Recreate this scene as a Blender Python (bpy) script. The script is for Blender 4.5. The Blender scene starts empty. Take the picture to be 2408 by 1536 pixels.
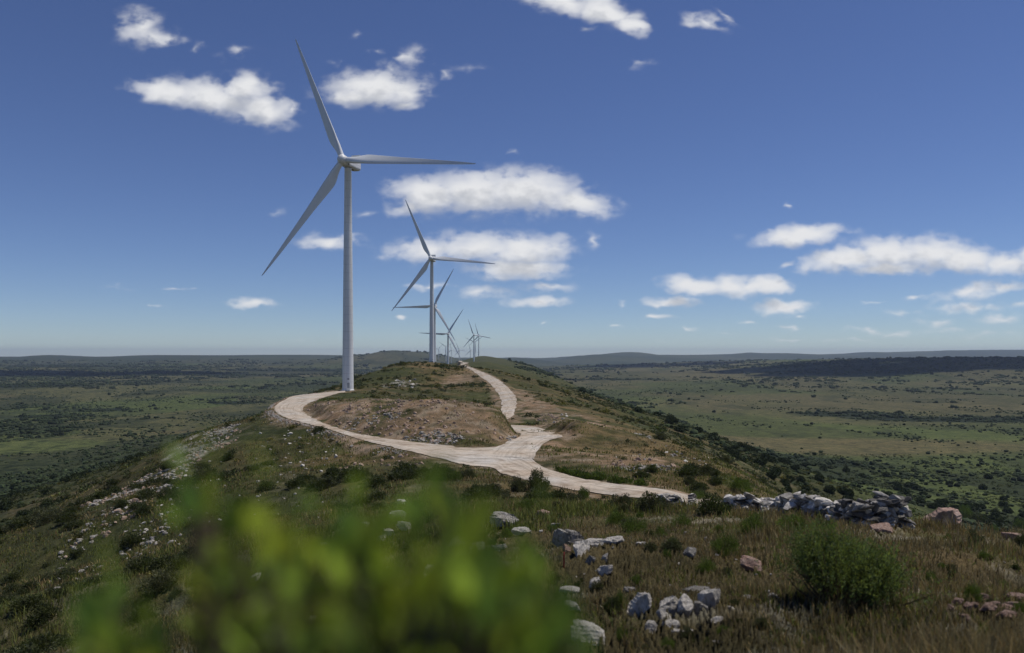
import bpy, math, random
import numpy as np
from mathutils import Vector, Matrix, kdtree

random.seed(7)
rng = np.random.default_rng(11)
R = math.radians
SC = bpy.context.scene
COL = SC.collection
F, CX, CY = 1873.0, 1204.0, 835.0          # surveyed focal length, centre column and eye-level row of the photo

# ------------------------------------------------------------------ camera, sky, sun, exposure
cam_d = bpy.data.cameras.new('camera')
cam = bpy.data.objects.new('camera', cam_d)
COL.objects.link(cam)
cam.location = (0, 0, 0)
cam.rotation_euler = (R(90), 0, 0)
cam_d.sensor_width = 36.0
cam_d.lens = F / 2408.0 * 36.0
cam_d.shift_y = (CY - 768.0) / 2408.0
cam_d.clip_start = 0.05
cam_d.clip_end = 120000.0
cam_d.dof.use_dof = True
cam_d.dof.focus_distance = 240.0
cam_d.dof.aperture_fstop = 1.75
SC.camera = cam

SUN_AZ, SUN_EL = R(72), R(64)              # clockwise from +Y, above the horizon
sun_d = bpy.data.lights.new('sun', 'SUN')
sun_d.energy = 3.6
sun_d.angle = R(0.5)
sun_d.color = (1.0, 0.95, 0.87)
sun = bpy.data.objects.new('sun', sun_d)
COL.objects.link(sun)
SUN_DIR = Vector((math.sin(SUN_AZ) * math.cos(SUN_EL), math.cos(SUN_AZ) * math.cos(SUN_EL), math.sin(SUN_EL)))
sun.rotation_euler = (-SUN_DIR).to_track_quat('-Z', 'Y').to_euler()
sun.location = (200, 200, 400)

SC.view_settings.view_transform = 'Standard'
SC.view_settings.look = 'None'
SC.view_settings.exposure = -0.15
SC.view_settings.gamma = 1.0
SC.view_settings.use_curve_mapping = False
SC.render.engine = 'CYCLES'
cy_ = SC.cycles
cy_.max_bounces = 6
cy_.diffuse_bounces = 2
cy_.glossy_bounces = 2
cy_.transmission_bounces = 3
cy_.transparent_max_bounces = 6
cy_.volume_bounces = 0
cy_.use_adaptive_sampling = True
cy_.adaptive_threshold = 0.02
cy_.use_denoising = True

# clouds: centre x, y, half width, half height, tilt (deg), weight, in the survey's units (1873 = one radian-tangent)
CLOUDS = [
 (1010,458,100,50,0,1),(1120,452,140,58,0,1),(1235,450,135,58,0,1),(1350,474,110,38,8,.95),(955,484,48,28,0,.8),
 (1005,588,105,36,0,.85),(1120,582,135,40,0,.9),(1235,590,115,46,0,.95),(1220,632,125,28,0,.95),
 (1135,688,70,26,0,.62),(1265,708,78,17,0,.8),(1280,675,90,15,0,.55),(1005,674,62,14,0,.6),
 (775,569,88,21,0,.8),(592,717,58,13,0,.8),(950,747,24,9,0,.7),(1280,754,28,6,0,.45),
 (330,66,62,50,0,.75),(370,86,55,26,8,.7),(462,112,18,15,0,.4),(560,122,48,19,-8,.5),
 (400,215,100,30,5,.95),(500,228,120,44,10,1),(580,205,60,42,0,1),(612,258,85,42,10,1),(685,256,34,20,0,.6),
 (880,208,130,44,0,1),(815,226,70,26,0,.9),(945,215,60,40,0,.85),(972,135,36,28,0,.62),(948,246,48,18,0,.7),(920,165,60,26,0,.45),
 (1042,172,22,9,0,.42),(882,122,28,9,0,.42),(840,86,20,13,0,.38),(790,150,17,16,0,.33),
 (1320,8,95,34,12,.9),(1425,28,90,36,18,1),(1478,60,56,24,18,.95),(1375,68,15,8,0,.4),
 (1655,52,58,19,15,.65),(1705,42,44,10,28,.42),(1505,153,42,13,0,.38),
 (1882,554,118,25,-4,1),(1965,546,55,10,0,.5),(1855,482,20,11,0,.5),
 (1985,608,105,34,-8,1),(2085,598,95,46,0,1),(2185,596,120,44,0,1),(2265,608,95,38,5,1),(2090,632,110,19,0,.9),
 (2360,622,70,32,0,.85),(2440,612,70,34,0,.85),(1850,622,36,9,-15,.5),
 (1630,674,86,29,0,1),(1720,676,95,27,0,1),(1800,671,66,25,0,1),(1580,710,74,13,0,.8),
 (1842,722,84,19,0,.85),(1882,746,26,7,0,.55),(1548,743,48,10,0,.75),(1622,768,32,9,0,.55),(1465,765,26,6,0,.5),(1458,715,18,8,0,.42),
 (2290,686,95,22,-8,.75),(2370,672,80,18,0,.7),(2275,722,90,14,0,.6),(2160,705,50,11,0,.6),(2060,713,32,5,0,.42),
 (2350,750,64,16,0,.58),(2200,758,74,14,0,.5),(2040,776,54,10,0,.48),(1850,772,27,7,0,.48),(1770,755,32,8,0,.48),
 (1850,800,56,6,0,.4),(2110,784,60,9,0,.45),(2230,775,90,10,0,.4),(2000,800,80,7,0,.36),(2330,790,80,9,0,.36),(2120,735,60,9,0,.4),(2400,715,60,14,0,.5),(1700,790,40,5,0,.3),(700,800,110,5,0,.22),(1560,800,50,5,0,.25),(1390,565,24,18,0,.5),(1340,562,30,11,0,.32),(862,500,42,12,-15,.38),(650,500,46,10,-10,.33),
 (272,680,24,6,0,.42),(425,680,34,6,0,.42),(365,718,16,5,0,.35),(490,768,28,4,0,.3),(1207,355,16,7,0,.33),(1100,160,60,14,0,.3),
]

def build_sky():
    w = bpy.data.worlds.new('World')
    SC.world = w
    w.use_nodes = True
    nt = w.node_tree
    nt.nodes.clear()
    N, L = nt.nodes.new, nt.links.new

    # group: cloud thickness at a direction's tangent-plane point
    g = bpy.data.node_groups.new('cloud_field', 'ShaderNodeTree')
    g.interface.new_socket('P', in_out='INPUT', socket_type='NodeSocketVector')
    g.interface.new_socket('D', in_out='OUTPUT', socket_type='NodeSocketFloat'); g.interface.new_socket('M', in_out='OUTPUT', socket_type='NodeSocketFloat')
    gi, go = g.nodes.new('NodeGroupInput'), g.nodes.new('NodeGroupOutput')
    G, GL = g.nodes.new, g.links.new

    def gm(op, a, b=None, c=None):
        n = G('ShaderNodeMath'); n.operation = op
        for k, v in enumerate((a, b, c)):
            if v is None: continue
            if isinstance(v, (int, float)): n.inputs[k].default_value = v
            else: GL(v, n.inputs[k])
        return n.outputs[0]
    # domain warp gives the lumpy edges
    wn = G('ShaderNodeTexNoise'); wn.noise_dimensions = '2D'
    wn.inputs['Scale'].default_value = 26; wn.inputs['Detail'].default_value = 2.0
    mp = G('ShaderNodeMapping'); mp.inputs['Scale'].default_value = (1, 1.7, 1)
    GL(gi.outputs[0], mp.inputs['Vector']); GL(mp.outputs[0], wn.inputs['Vector'])
    ws = G('ShaderNodeVectorMath'); ws.operation = 'MULTIPLY_ADD'
    s2 = G('ShaderNodeVectorMath'); s2.operation = 'SUBTRACT'; s2.inputs[1].default_value = (.5, .5, .5)
    GL(wn.outputs['Color'], s2.inputs[0]); GL(s2.outputs[0], ws.inputs[0])
    ws.inputs[1].default_value = (.045, .018, 0); GL(gi.outputs[0], ws.inputs[2])
    P = ws.outputs[0]
    best = None
    for k, (x, y, a, b, rot, wt) in enumerate(CLOUDS):
        if k and k % 10 == 0:                     # keeps the evaluation in order, a few clouds at a time
            ch = G('ShaderNodeVectorMath'); ch.operation = 'MULTIPLY_ADD'; ch.inputs[1].default_value = (1e-7, 1e-7, 0)
            GL(best, ch.inputs[0]); GL(P, ch.inputs[2]); P = ch.outputs[0]
        m = G('ShaderNodeMapping'); m.vector_type = 'TEXTURE'
        m.inputs['Location'].default_value = ((x - CX) / F, (CY - y) / F, 0)
        m.inputs['Rotation'].default_value = (0, 0, R(-rot))
        m.inputs['Scale'].default_value = (a / F * 1.40, b / F * 1.38, 1)
        GL(P, m.inputs['Vector'])
        ln = G('ShaderNodeVectorMath'); ln.operation = 'LENGTH'
        GL(m.outputs[0], ln.inputs[0])
        v = gm('MULTIPLY_ADD', ln.outputs['Value'], -wt, wt)
        if best is None: best = v
        else:
            n = G('ShaderNodeMath'); n.operation = 'SMOOTH_MAX'; n.inputs[2].default_value = .12
            GL(best, n.inputs[0]); GL(v, n.inputs[1]); best = n.outputs[0]
    nz = G('ShaderNodeTexNoise'); nz.noise_dimensions = '2D'
    nz.inputs['Scale'].default_value = 44; nz.inputs['Detail'].default_value = 6; nz.inputs['Roughness'].default_value = .52
    mp2 = G('ShaderNodeMapping'); mp2.inputs['Scale'].default_value = (1, 1.5, 1); mp2.inputs['Location'].default_value = (3.3, 1.2, 0)
    GL(gi.outputs[0], mp2.inputs['Vector']); GL(mp2.outputs[0], nz.inputs['Vector'])
    nn = gm('MULTIPLY_ADD', nz.outputs['Fac'], 1.7, -.85)
    bb = gm('MULTIPLY_ADD', best, 1.7, -.05)
    GL(gm('ADD', bb, nn), go.inputs[0]); GL(best, go.inputs[1])

    geo = N('ShaderNodeTexCoord')
    sep = N('ShaderNodeSeparateXYZ'); L(geo.outputs['Generated'], sep.inputs[0])

    def m(op, a, b=None, c=None):
        n = N('ShaderNodeMath'); n.operation = op
        for k, v in enumerate((a, b, c)):
            if v is None: continue
            if isinstance(v, (int, float)): n.inputs[k].default_value = v
            else: L(v, n.inputs[k])
        return n.outputs[0]
    yy = m('MAXIMUM', sep.outputs['Y'], .05)
    u, v = m('DIVIDE', sep.outputs['X'], yy), m('DIVIDE', sep.outputs['Z'], yy)
    cb = N('ShaderNodeCombineXYZ'); L(u, cb.inputs[0]); L(v, cb.inputs[1])
    sky = N('ShaderNodeTexSky'); sky.sky_type = 'NISHITA'; sky.sun_disc = False
    sky.sun_elevation = SUN_EL; sky.sun_rotation = SUN_AZ
    sky.altitude = 2500; sky.air_density = 1.0; sky.dust_density = 0.0; sky.ozone_density = 6.0
    hs = N('ShaderNodeHueSaturation'); hs.inputs['Saturation'].default_value = 1.04; hs.inputs['Hue'].default_value = .512
    L(sky.outputs[0], hs.inputs['Color'])
    bg = N('ShaderNodeBackground'); bg.inputs['Strength'].default_value = .091
    L(hs.outputs[0], bg.inputs['Color'])
    f1 = N('ShaderNodeGroup'); f1.node_tree = g; L(cb.outputs[0], f1.inputs[0])
    off = N('ShaderNodeVectorMath'); off.operation = 'ADD'; off.inputs[1].default_value = (.007, .021, 0)
    L(cb.outputs[0], off.inputs[0])
    f2 = N('ShaderNodeGroup'); f2.node_tree = g; L(off.outputs[0], f2.inputs[0])

    def ss(val, lo, hi, to0=0.0, to1=1.0):
        n = N('ShaderNodeMapRange'); n.interpolation_type = 'SMOOTHSTEP'
        n.inputs['From Min'].default_value = lo; n.inputs['From Max'].default_value = hi
        n.inputs['To Min'].default_value = to0; n.inputs['To Max'].default_value = to1
        L(val, n.inputs['Value']); return n.outputs[0]
    alpha = ss(f1.outputs[0], .0, .85)
    alpha = m('MULTIPLY', alpha, ss(f1.outputs[1], -.02, .86, 0.0, .98))
    shade = ss(f2.outputs[0], .35, 1.55)          # how much cloud lies sunward of the point
    rp = N('ShaderNodeValToRGB')
    rp.color_ramp.elements[0].position = 0; rp.color_ramp.elements[0].color = (.90, .905, .92, 1)
    rp.color_ramp.elements[1].position = 1; rp.color_ramp.elements[1].color = (.60, .62, .665, 1)
    L(shade, rp.inputs['Fac'])
    cbg = N('ShaderNodeBackground'); cbg.inputs['Strength'].default_value = 1.0
    L(rp.outputs['Color'], cbg.inputs['Color'])
    mx = N('ShaderNodeMixShader'); L(alpha, mx.inputs[0]); L(bg.outputs[0], mx.inputs[1]); L(cbg.outputs[0], mx.inputs[2])
    # only the half of the sky ahead that holds these clouds
    gate = m('MULTIPLY', m('GREATER_THAN', sep.outputs['Y'], .3), m('GREATER_THAN', sep.outputs['Z'], 0.0))
    gate = m('MULTIPLY', gate, m('LESS_THAN', v, .55))
    mg = N('ShaderNodeMixShader'); L(gate, mg.inputs[0]); L(bg.outputs[0], mg.inputs[1]); L(mx.outputs[0], mg.inputs[2])
    out = N('ShaderNodeOutputWorld'); L(mg.outputs[0], out.inputs['Surface'])
    w.cycles.sampling_method = 'MANUAL'; w.cycles.sample_map_resolution = 256
build_sky()

# ------------------------------------------------------------------ helpers
def tag(o, label=None, cat=None, group=None, kind=None):
    if label: o['label'] = label
    if cat: o['category'] = cat
    if group: o['group'] = group
    if kind: o['kind'] = kind
    return o

def link(o, parent=None):
    COL.objects.link(o)
    if parent is not None: o.parent = parent
    return o

def empty(name, loc, rz=0.0):
    o = bpy.data.objects.new(name, None); o.empty_display_size = .3
    o.location = loc; o.rotation_euler = (0, 0, rz)
    return link(o)

def mesh_np(name, verts, faces, mats, smooth=False, col=None, mat_idx=None, uv=None):
    """verts (n,3), faces (m,k) array or a list of such arrays of different k"""
    fl = faces if isinstance(faces, list) else [faces]
    fl = [np.asarray(f, dtype=np.int32) for f in fl if len(f)]
    me = bpy.data.meshes.new(name)
    verts = np.asarray(verts, dtype=np.float32)
    me.vertices.add(len(verts)); me.vertices.foreach_set('co', verts.ravel())
    nl = sum(f.size for f in fl); npoly = sum(len(f) for f in fl)
    me.loops.add(nl); me.polygons.add(npoly)
    me.loops.foreach_set('vertex_index', np.concatenate([f.ravel() for f in fl]))
    tot = np.concatenate([np.full(len(f), f.shape[1], dtype=np.int32) for f in fl])
    st = np.concatenate([[0], np.cumsum(tot)[:-1]]).astype(np.int32)
    me.polygons.foreach_set('loop_start', st)
    try: me.polygons.foreach_set('loop_total', tot)
    except Exception: pass
    me.polygons.foreach_set('use_smooth', np.full(npoly, smooth, dtype=bool))
    if mat_idx is not None: me.polygons.foreach_set('material_index', np.asarray(mat_idx, dtype=np.int32))
    for m in (mats if isinstance(mats, (list, tuple)) else [mats]): me.materials.append(m)
    if col is not None:
        a = me.attributes.new('tint', 'FLOAT_COLOR', 'POINT')
        c = np.ones((len(verts), 4), dtype=np.float32); c[:, :np.shape(col)[1]] = col
        a.data.foreach_set('color', c.ravel())
    if uv is not None:
        a = me.attributes.new('along', 'FLOAT_VECTOR', 'POINT')
        c = np.zeros((len(verts), 3), dtype=np.float32); c[:, :2] = uv
        a.data.foreach_set('vector', c.ravel())
    me.update(calc_edges=True)
    me.validate(verbose=False)
    return me

def obj(name, me, parent=None, loc=None):
    o = bpy.data.objects.new(name, me)
    if loc is not None: o.location = loc
    return link(o, parent)

def copy_tree(o, parent=None):
    c = o.copy(); COL.objects.link(c)
    if parent is not None:
        c.parent = parent
        c.matrix_parent_inverse = o.matrix_parent_inverse.copy()
    for ch in list(o.children): copy_tree(ch, c)
    return c

_H = rng.random(65536).astype(np.float32)
def vnoise(x, y, seed=0):
    xi, yi = np.floor(x).astype(np.int64), np.floor(y).astype(np.int64)
    fx, fy = x - xi, y - yi
    fx = fx * fx * (3 - 2 * fx); fy = fy * fy * (3 - 2 * fy)
    def h(a, b):
        n = (a * 374761393 + b * 668265263 + seed * 974711) & 0x7fffffff
        n = ((n ^ (n >> 13)) * 1274126177) & 0x7fffffff
        return _H[(n ^ (n >> 16)) & 65535]
    return (h(xi, yi) * (1 - fx) + h(xi + 1, yi) * fx) * (1 - fy) + (h(xi, yi + 1) * (1 - fx) + h(xi + 1, yi + 1) * fx) * fy

def fbm(x, y, oct=4, seed=0, rough=.5):
    s, a, t = 0.0, 1.0, 0.0
    for k in range(oct):
        s = s + a * vnoise(x * 2 ** k + 17.3 * k, y * 2 ** k - 9.1 * k, seed + k); t += a; a *= rough
    return s / t

def sst(x, a, b):
    t = np.clip((x - a) / (b - a), 0, 1)
    return t * t * (3 - 2 * t)

def pw(x, y, Y): return ((x - CX) / F * Y, Y, (CY - y) / F * Y)          # survey point at a known distance
def pz(x, y, Z):                                                            # survey point at a known level
    Y = Z * F / (CY - y); return ((x - CX) / F * Y, Y, Z)
def crop(cx, cy): return ((600 + cx * .33223) / 1.02159, (800 + cy * .33223) / 1.02159)

# ------------------------------------------------------------------ materials
def mat(name):
    m = bpy.data.materials.new(name); m.use_nodes = True
    nt = m.node_tree; b = nt.nodes['Principled BSDF']
    return m, nt, b

def noise_node(nt, scale, detail=4, rough=.55, coord='Object'):
    tc = nt.nodes.new('ShaderNodeTexCoord'); n = nt.nodes.new('ShaderNodeTexNoise')
    n.inputs['Scale'].default_value = scale; n.inputs['Detail'].default_value = detail; n.inputs['Roughness'].default_value = rough
    nt.links.new(tc.outputs[coord], n.inputs['Vector']); return n

def ramp(nt, fac, stops):
    r = nt.nodes.new('ShaderNodeValToRGB'); e = r.color_ramp.elements
    while len(e) < len(stops): e.new(.5)
    for k, (p, c) in enumerate(stops): e[k].position = p; e[k].color = (*c, 1)
    nt.links.new(fac, r.inputs['Fac']); return r.outputs['Color']

def mixc(nt, a, b, fac, mode='MIX'):
    n = nt.nodes.new('ShaderNodeMix'); n.data_type = 'RGBA'; n.blend_type = mode
    for s, v in ((n.inputs[0], fac), (n.inputs[6], a), (n.inputs[7], b)):
        if isinstance(v, (int, float)): s.default_value = v
        elif isinstance(v, tuple): s.default_value = (*v, 1)
        else: nt.links.new(v, s)
    return n.outputs[2]

def bump(nt, b, h, strength, dist):
    n = nt.nodes.new('ShaderNodeBump'); n.inputs['Strength'].default_value = strength; n.inputs['Distance'].default_value = dist
    nt.links.new(h, n.inputs['Height']); nt.links.new(n.outputs[0], b.inputs['Normal'])

def terrain_material():
    m, nt, b = mat('ground_cover')
    b.inputs['Roughness'].default_value = 1; b.inputs['Specular IOR Level'].default_value = .1
    at = nt.nodes.new('ShaderNodeAttribute'); at.attribute_name = 'tint'
    tc = nt.nodes.new('ShaderNodeTexCoord')
    n1 = noise_node(nt, 9, 6, .65); n2 = noise_node(nt, .55, 5, .6); n3 = noise_node(nt, .05, 5, .6)
    f1 = ramp(nt, n1.outputs['Fac'], [(.3, (.55, .52, .50)), (.5, (.95, .95, .95)), (.72, (1.5, 1.45, 1.35))])
    f2 = ramp(nt, n2.outputs['Fac'], [(.35, (.62, .66, .60)), (.65, (1.32, 1.28, 1.2))])
    f3 = ramp(nt, n3.outputs['Fac'], [(.35, (.75, .80, .75)), (.65, (1.2, 1.16, 1.1))])
    c = mixc(nt, at.outputs['Color'], f1, 1.0, 'MULTIPLY')
    c = mixc(nt, c, f2, 1.0, 'MULTIPLY'); c = mixc(nt, c, f3, 1.0, 'MULTIPLY')
    # bushes and tussocks too small and far to stand as leaves
    s1 = noise_node(nt, .085, 3, .6); s2 = noise_node(nt, .28, 3, .6)
    sp = nt.nodes.new('ShaderNodeMath'); sp.operation = 'MAXIMUM'
    nt.links.new(ramp(nt, s1.outputs['Fac'], [(.52, (0, 0, 0)), (.565, (1, 1, 1))]), sp.inputs[0])
    nt.links.new(ramp(nt, s2.outputs['Fac'], [(.58, (0, 0, 0)), (.64, (.8, .8, .8))]), sp.inputs[1])
    sa = nt.nodes.new('ShaderNodeMath'); sa.operation = 'MULTIPLY'
    nt.links.new(sp.outputs[0], sa.inputs[0]); nt.links.new(at.outputs['Alpha'], sa.inputs[1])
    c = mixc(nt, c, mixc(nt, c, (.33, .39, .37), 1.0, 'MULTIPLY'), sa.outputs[0])
    nt.links.new(c, b.inputs['Base Color'])
    ad = nt.nodes.new('ShaderNodeMath'); ad.operation = 'MULTIPLY_ADD'; ad.inputs[1].default_value = 4.0
    nt.links.new(n2.outputs['Fac'], ad.inputs[0]); nt.links.new(n1.outputs['Fac'], ad.inputs[2])
    bump(nt, b, ad.outputs[0], .8, .12)
    return m

def road_material():
    m, nt, b = mat('pale_gravel')
    b.inputs['Roughness'].default_value = .95; b.inputs['Specular IOR Level'].default_value = .15
    at = nt.nodes.new('ShaderNodeAttribute'); at.attribute_name = 'along'
    mp = nt.nodes.new('ShaderNodeMapping'); mp.inputs['Scale'].default_value = (.03, 1, 1)
    nt.links.new(at.outputs['Vector'], mp.inputs['Vector'])
    st = nt.nodes.new('ShaderNodeTexNoise'); st.inputs['Scale'].default_value = 1.6; st.inputs['Detail'].default_value = 5; st.inputs['Roughness'].default_value = .6
    nt.links.new(mp.outputs[0], st.inputs['Vector'])
    n1 = noise_node(nt, 3.5, 6, .7); n2 = noise_node(nt, .12, 4, .55)
    warm = ramp(nt, n2.outputs['Fac'], [(.33, (.44, .355, .265)), (.5, (.49, .42, .335)), (.66, (.50, .46, .40))])
    n4 = noise_node(nt, .45, 6, .65)
    warm = mixc(nt, warm, ramp(nt, n4.outputs['Fac'], [(.36, (.66, .61, .56)), (.5, (1, 1, 1)), (.66, (1.12, 1.12, 1.12))]), .9, 'MULTIPLY')
    c = mixc(nt, warm, ramp(nt, st.outputs['Fac'], [(.36, (.66, .64, .62)), (.5, (1, 1, 1)), (.64, (1.2, 1.2, 1.22))]), .65, 'MULTIPLY')
    c = mixc(nt, c, ramp(nt, n1.outputs['Fac'], [(.3, (.72, .72, .72)), (.6, (1.1, 1.1, 1.1))]), .8, 'MULTIPLY')
    nt.links.new(c, b.inputs['Base Color'])
    bump(nt, b, st.outputs['Fac'], .5, .12)
    return m

def rock_material(name, stops, lichen=(.20, .20, .16), sc=3.0):
    m, nt, b = mat(name)
    b.inputs['Roughness'].default_value = .92; b.inputs['Specular IOR Level'].default_value = .2
    oi = nt.nodes.new('ShaderNodeObjectInfo'); tc = nt.nodes.new('ShaderNodeTexCoord')
    add = nt.nodes.new('ShaderNodeVectorMath'); add.operation = 'ADD'
    sc_ = nt.nodes.new('ShaderNodeVectorMath'); sc_.operation = 'SCALE'; sc_.inputs['Scale'].default_value = 40
    cb = nt.nodes.new('ShaderNodeCombineXYZ')
    for k in range(3): nt.links.new(oi.outputs['Random'], cb.inputs[k])
    nt.links.new(cb.outputs[0], sc_.inputs[0]); nt.links.new(tc.outputs['Object'], add.inputs[0]); nt.links.new(sc_.outputs[0], add.inputs[1])
    def nz(s, d, r=.6):
        n = nt.nodes.new('ShaderNodeTexNoise'); n.inputs['Scale'].default_value = s; n.inputs['Detail'].default_value = d; n.inputs['Roughness'].default_value = r
        nt.links.new(add.outputs[0], n.inputs['Vector']); return n.outputs['Fac']
    a, l, f = nz(sc, 6), nz(sc * 2.2, 5, .7), nz(sc * 9, 4, .7)
    c = ramp(nt, a, stops)
    c = mixc(nt, c, lichen, ramp(nt, l, [(.50, (0, 0, 0)), (.64, (.8, .8, .8))]))
    c = mixc(nt, c, ramp(nt, f, [(.3, (.72, .71, .7)), (.6, (1.06, 1.06, 1.06))]), .8, 'MULTIPLY')
    nt.links.new(c, b.inputs['Base Color'])
    h = nt.nodes.new('ShaderNodeMath'); h.operation = 'MULTIPLY_ADD'; h.inputs[1].default_value = 3
    nt.links.new(a, h.inputs[0]); nt.links.new(f, h.inputs[2])
    bump(nt, b, h.outputs[0], .9, .03)
    return m

def leaf_material(name, base, trans, tw=.35, rough=.6, spec=.3):
    """thin leaf: diffuse plus light through it; the leaves' own tint varies from leaf to leaf"""
    m, nt, b = mat(name)
    b.inputs['Roughness'].default_value = rough; b.inputs['Specular IOR Level'].default_value = spec
    at = nt.nodes.new('ShaderNodeAttribute'); at.attribute_name = 'tint'
    c = mixc(nt, base, at.outputs['Color'], 1.0, 'MULTIPLY')
    nt.links.new(c, b.inputs['Base Color'])
    t = nt.nodes.new('ShaderNodeBsdfTranslucent')
    nt.links.new(mixc(nt, trans, at.outputs['Color'], 1.0, 'MULTIPLY'), t.inputs['Color'])
    mx = nt.nodes.new('ShaderNodeMixShader'); mx.inputs[0].default_value = tw
    nt.links.new(b.outputs[0], mx.inputs[1]); nt.links.new(t.outputs[0], mx.inputs[2])
    nt.links.new(mx.outputs[0], nt.nodes['Material Output'].inputs['Surface'])
    return m

def plain_material(name, color, rough=.5, spec=.5, metal=0.0, var=0.0, sc=1.0):
    m, nt, b = mat(name)
    b.inputs['Roughness'].default_value = rough; b.inputs['Specular IOR Level'].default_value = spec; b.inputs['Metallic'].default_value = metal
    if var:
        n = noise_node(nt, sc, 5, .6)
        c = ramp(nt, n.outputs['Fac'], [(.3, tuple(v * (1 - var) for v in color)), (.7, tuple(min(1, v * (1 + var)) for v in color))])
        nt.links.new(c, b.inputs['Base Color'])
    else: b.inputs['Base Color'].default_value = (*color, 1)
    return m

M_GROUND = terrain_material()
M_ROAD = road_material()
M_WHITE_ROCK = rock_material('white_quartzite', [(.3, (.45, .41, .36)), (.45, (.68, .63, .56)), (.7, (.82, .77, .70))], (.30, .28, .22))
M_GREY_ROCK = rock_material('grey_lichen_rock', [(.3, (.20, .18, .155)), (.5, (.35, .325, .29)), (.7, (.52, .49, .45))], (.14, .13, .10))
M_DARK_ROCK = rock_material('weathered_shade_rock', [(.3, (.07, .065, .06)), (.5, (.13, .12, .11)), (.7, (.24, .225, .20))], (.06, .06, .045))  # dark stone colour carrying the wall's painted shade as well as weathering
M_PINK_ROCK = rock_material('pink_sandstone', [(.3, (.26, .16, .12)), (.5, (.40, .26, .20)), (.7, (.50, .38, .31))], (.28, .22, .18))
M_RUBBLE = rock_material('broken_rubble', [(.3, (.24, .16, .11)), (.5, (.38, .27, .20)), (.7, (.52, .45, .38))], (.32, .22, .15))
def tower_paint():
    m, nt, b = mat('white_steel_paint'); b.inputs['Roughness'].default_value = .42
    tc = nt.nodes.new('ShaderNodeTexCoord'); mp = nt.nodes.new('ShaderNodeMapping'); mp.inputs['Scale'].default_value = (1.6, 1.6, .05)
    n = nt.nodes.new('ShaderNodeTexNoise'); n.inputs['Scale'].default_value = 1.0; n.inputs['Detail'].default_value = 5
    nt.links.new(tc.outputs['Object'], mp.inputs['Vector']); nt.links.new(mp.outputs[0], n.inputs['Vector'])
    w = nt.nodes.new('ShaderNodeTexWave'); w.bands_direction = 'Z'; w.inputs['Scale'].default_value = .1047; w.inputs['Distortion'].default_value = 0
    nt.links.new(tc.outputs['Object'], w.inputs['Vector'])
    c = ramp(nt, n.outputs['Fac'], [(.3, (.62, .615, .60)), (.6, (.74, .74, .73))])
    c = mixc(nt, c, ramp(nt, w.outputs['Fac'], [(.0, (.72, .72, .72)), (.006, (1, 1, 1))]), 1.0, 'MULTIPLY')
    nt.links.new(c, b.inputs['Base Color']); return m
M_TOWER = tower_paint()
M_BLADE = plain_material('white_blade_gelcoat', (.70, .71, .71), .38, .5, var=.03, sc=.2)
M_DARK = plain_material('dark_grey_vent', (.10, .10, .11), .6)
M_DOOR = plain_material('grey_door_paint', (.33, .34, .35), .5)
M_RAIL = plain_material('white_rail_paint', (.78, .78, .76), .45)
M_CONC = plain_material('pale_concrete', (.42, .39, .34), .9, .2, var=.2, sc=1.5)
M_STEM = plain_material('brown_bark', (.10, .075, .05), .9, .1, var=.3, sc=20)
M_RED = plain_material('red_stake_paint', (.35, .03, .02), .6, var=.2, sc=30)
M_SCRUB = leaf_material('dark_scrub_leaf', (.050, .062, .022), (.07, .10, .02), .25)
M_OLIVE = leaf_material('olive_leaf', (.075, .085, .040), (.10, .12, .04), .28)
M_GREEN = leaf_material('fresh_green_leaf', (.085, .125, .030), (.13, .20, .03), .35)
M_BROOM = leaf_material('broom_green_leaf', (.105, .155, .055), (.16, .23, .05), .42)
M_BRIGHT = leaf_material('glossy_bright_leaf', (.150, .235, .050), (.28, .42, .055), .52, .45, .2)
M_DRY = leaf_material('dry_grass_blade', (.225, .195, .108), (.19, .165, .07), .3, .8, .1)
M_STRAW = leaf_material('straw_blade', (.30, .24, .14), (.22, .17, .08), .3, .8, .1)
M_GRASS = leaf_material('green_grass_blade', (.125, .150, .054), (.17, .21, .05), .35, .8, .1)
M_WOOD = leaf_material('woodland_leaf', (.035, .048, .020), (.04, .06, .015), .15, .8, .1)

# ------------------------------------------------------------------ terrain heights
# roads first: pairs of survey marks on the two edges, each with its level
RA = [((690,417),(690,429),-12.75),((500,434),(580,452),-12.85),((350,450),(480,487),-12.95),((250,485),(412,516),-13.1),((190,525),(384,545),-13.3),
      ((188,570),(397,578),-13.5),((262,612),(455,617),-13.7),((400,652),(545,656),-13.9),((600,703),(705,711),-14.2),((800,770),(900,748),-14.4),
      ((1100,840),(1200,788),-14.6),((1400,912),(1450,815),-14.7),((1650,962),(1680,827),-14.75)]
RC = [((1140,1097),(1168,1051),-14.75),((1185,1115),(1222,1062),-14.75),((1230,1126),(1256,1083),-14.7),((1268,1134),(1277,1098),-14.65),((1301,1141),(1308,1110),-14.6),
      ((1357,1153),(1378,1127),-14.5),((1418,1162),(1440,1136),-14.4),((1480,1169),(1510,1144),-14.3),((1560,1179),(1595,1158),-14.3),((1650,1195),(1680,1176),-14.5),((1750,1216),(1780,1196),-15.0)]
edgeA = [(pz(*crop(*o), z), pz(*crop(*i), z)) for o, i, z in RA] + [(pz(*o, z), pz(*i, z)) for o, i, z in RC]
RB = [((1570,250),(1592,247),560),((1660,310),(1720,300),480),((1740,370),(1830,360),400),((1790,430),(1890,420),345),((1820,500),(1925,480),300),
      ((1820,542),(1926,532),270),((1790,580),(1915,577),245),((1752,612),(1870,622),225),((1712,642),(1770,662),208)]
edgeB = [(pw(*crop(*l), Y), pw(*crop(*r), Y)) for l, r, Y in RB]
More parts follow.
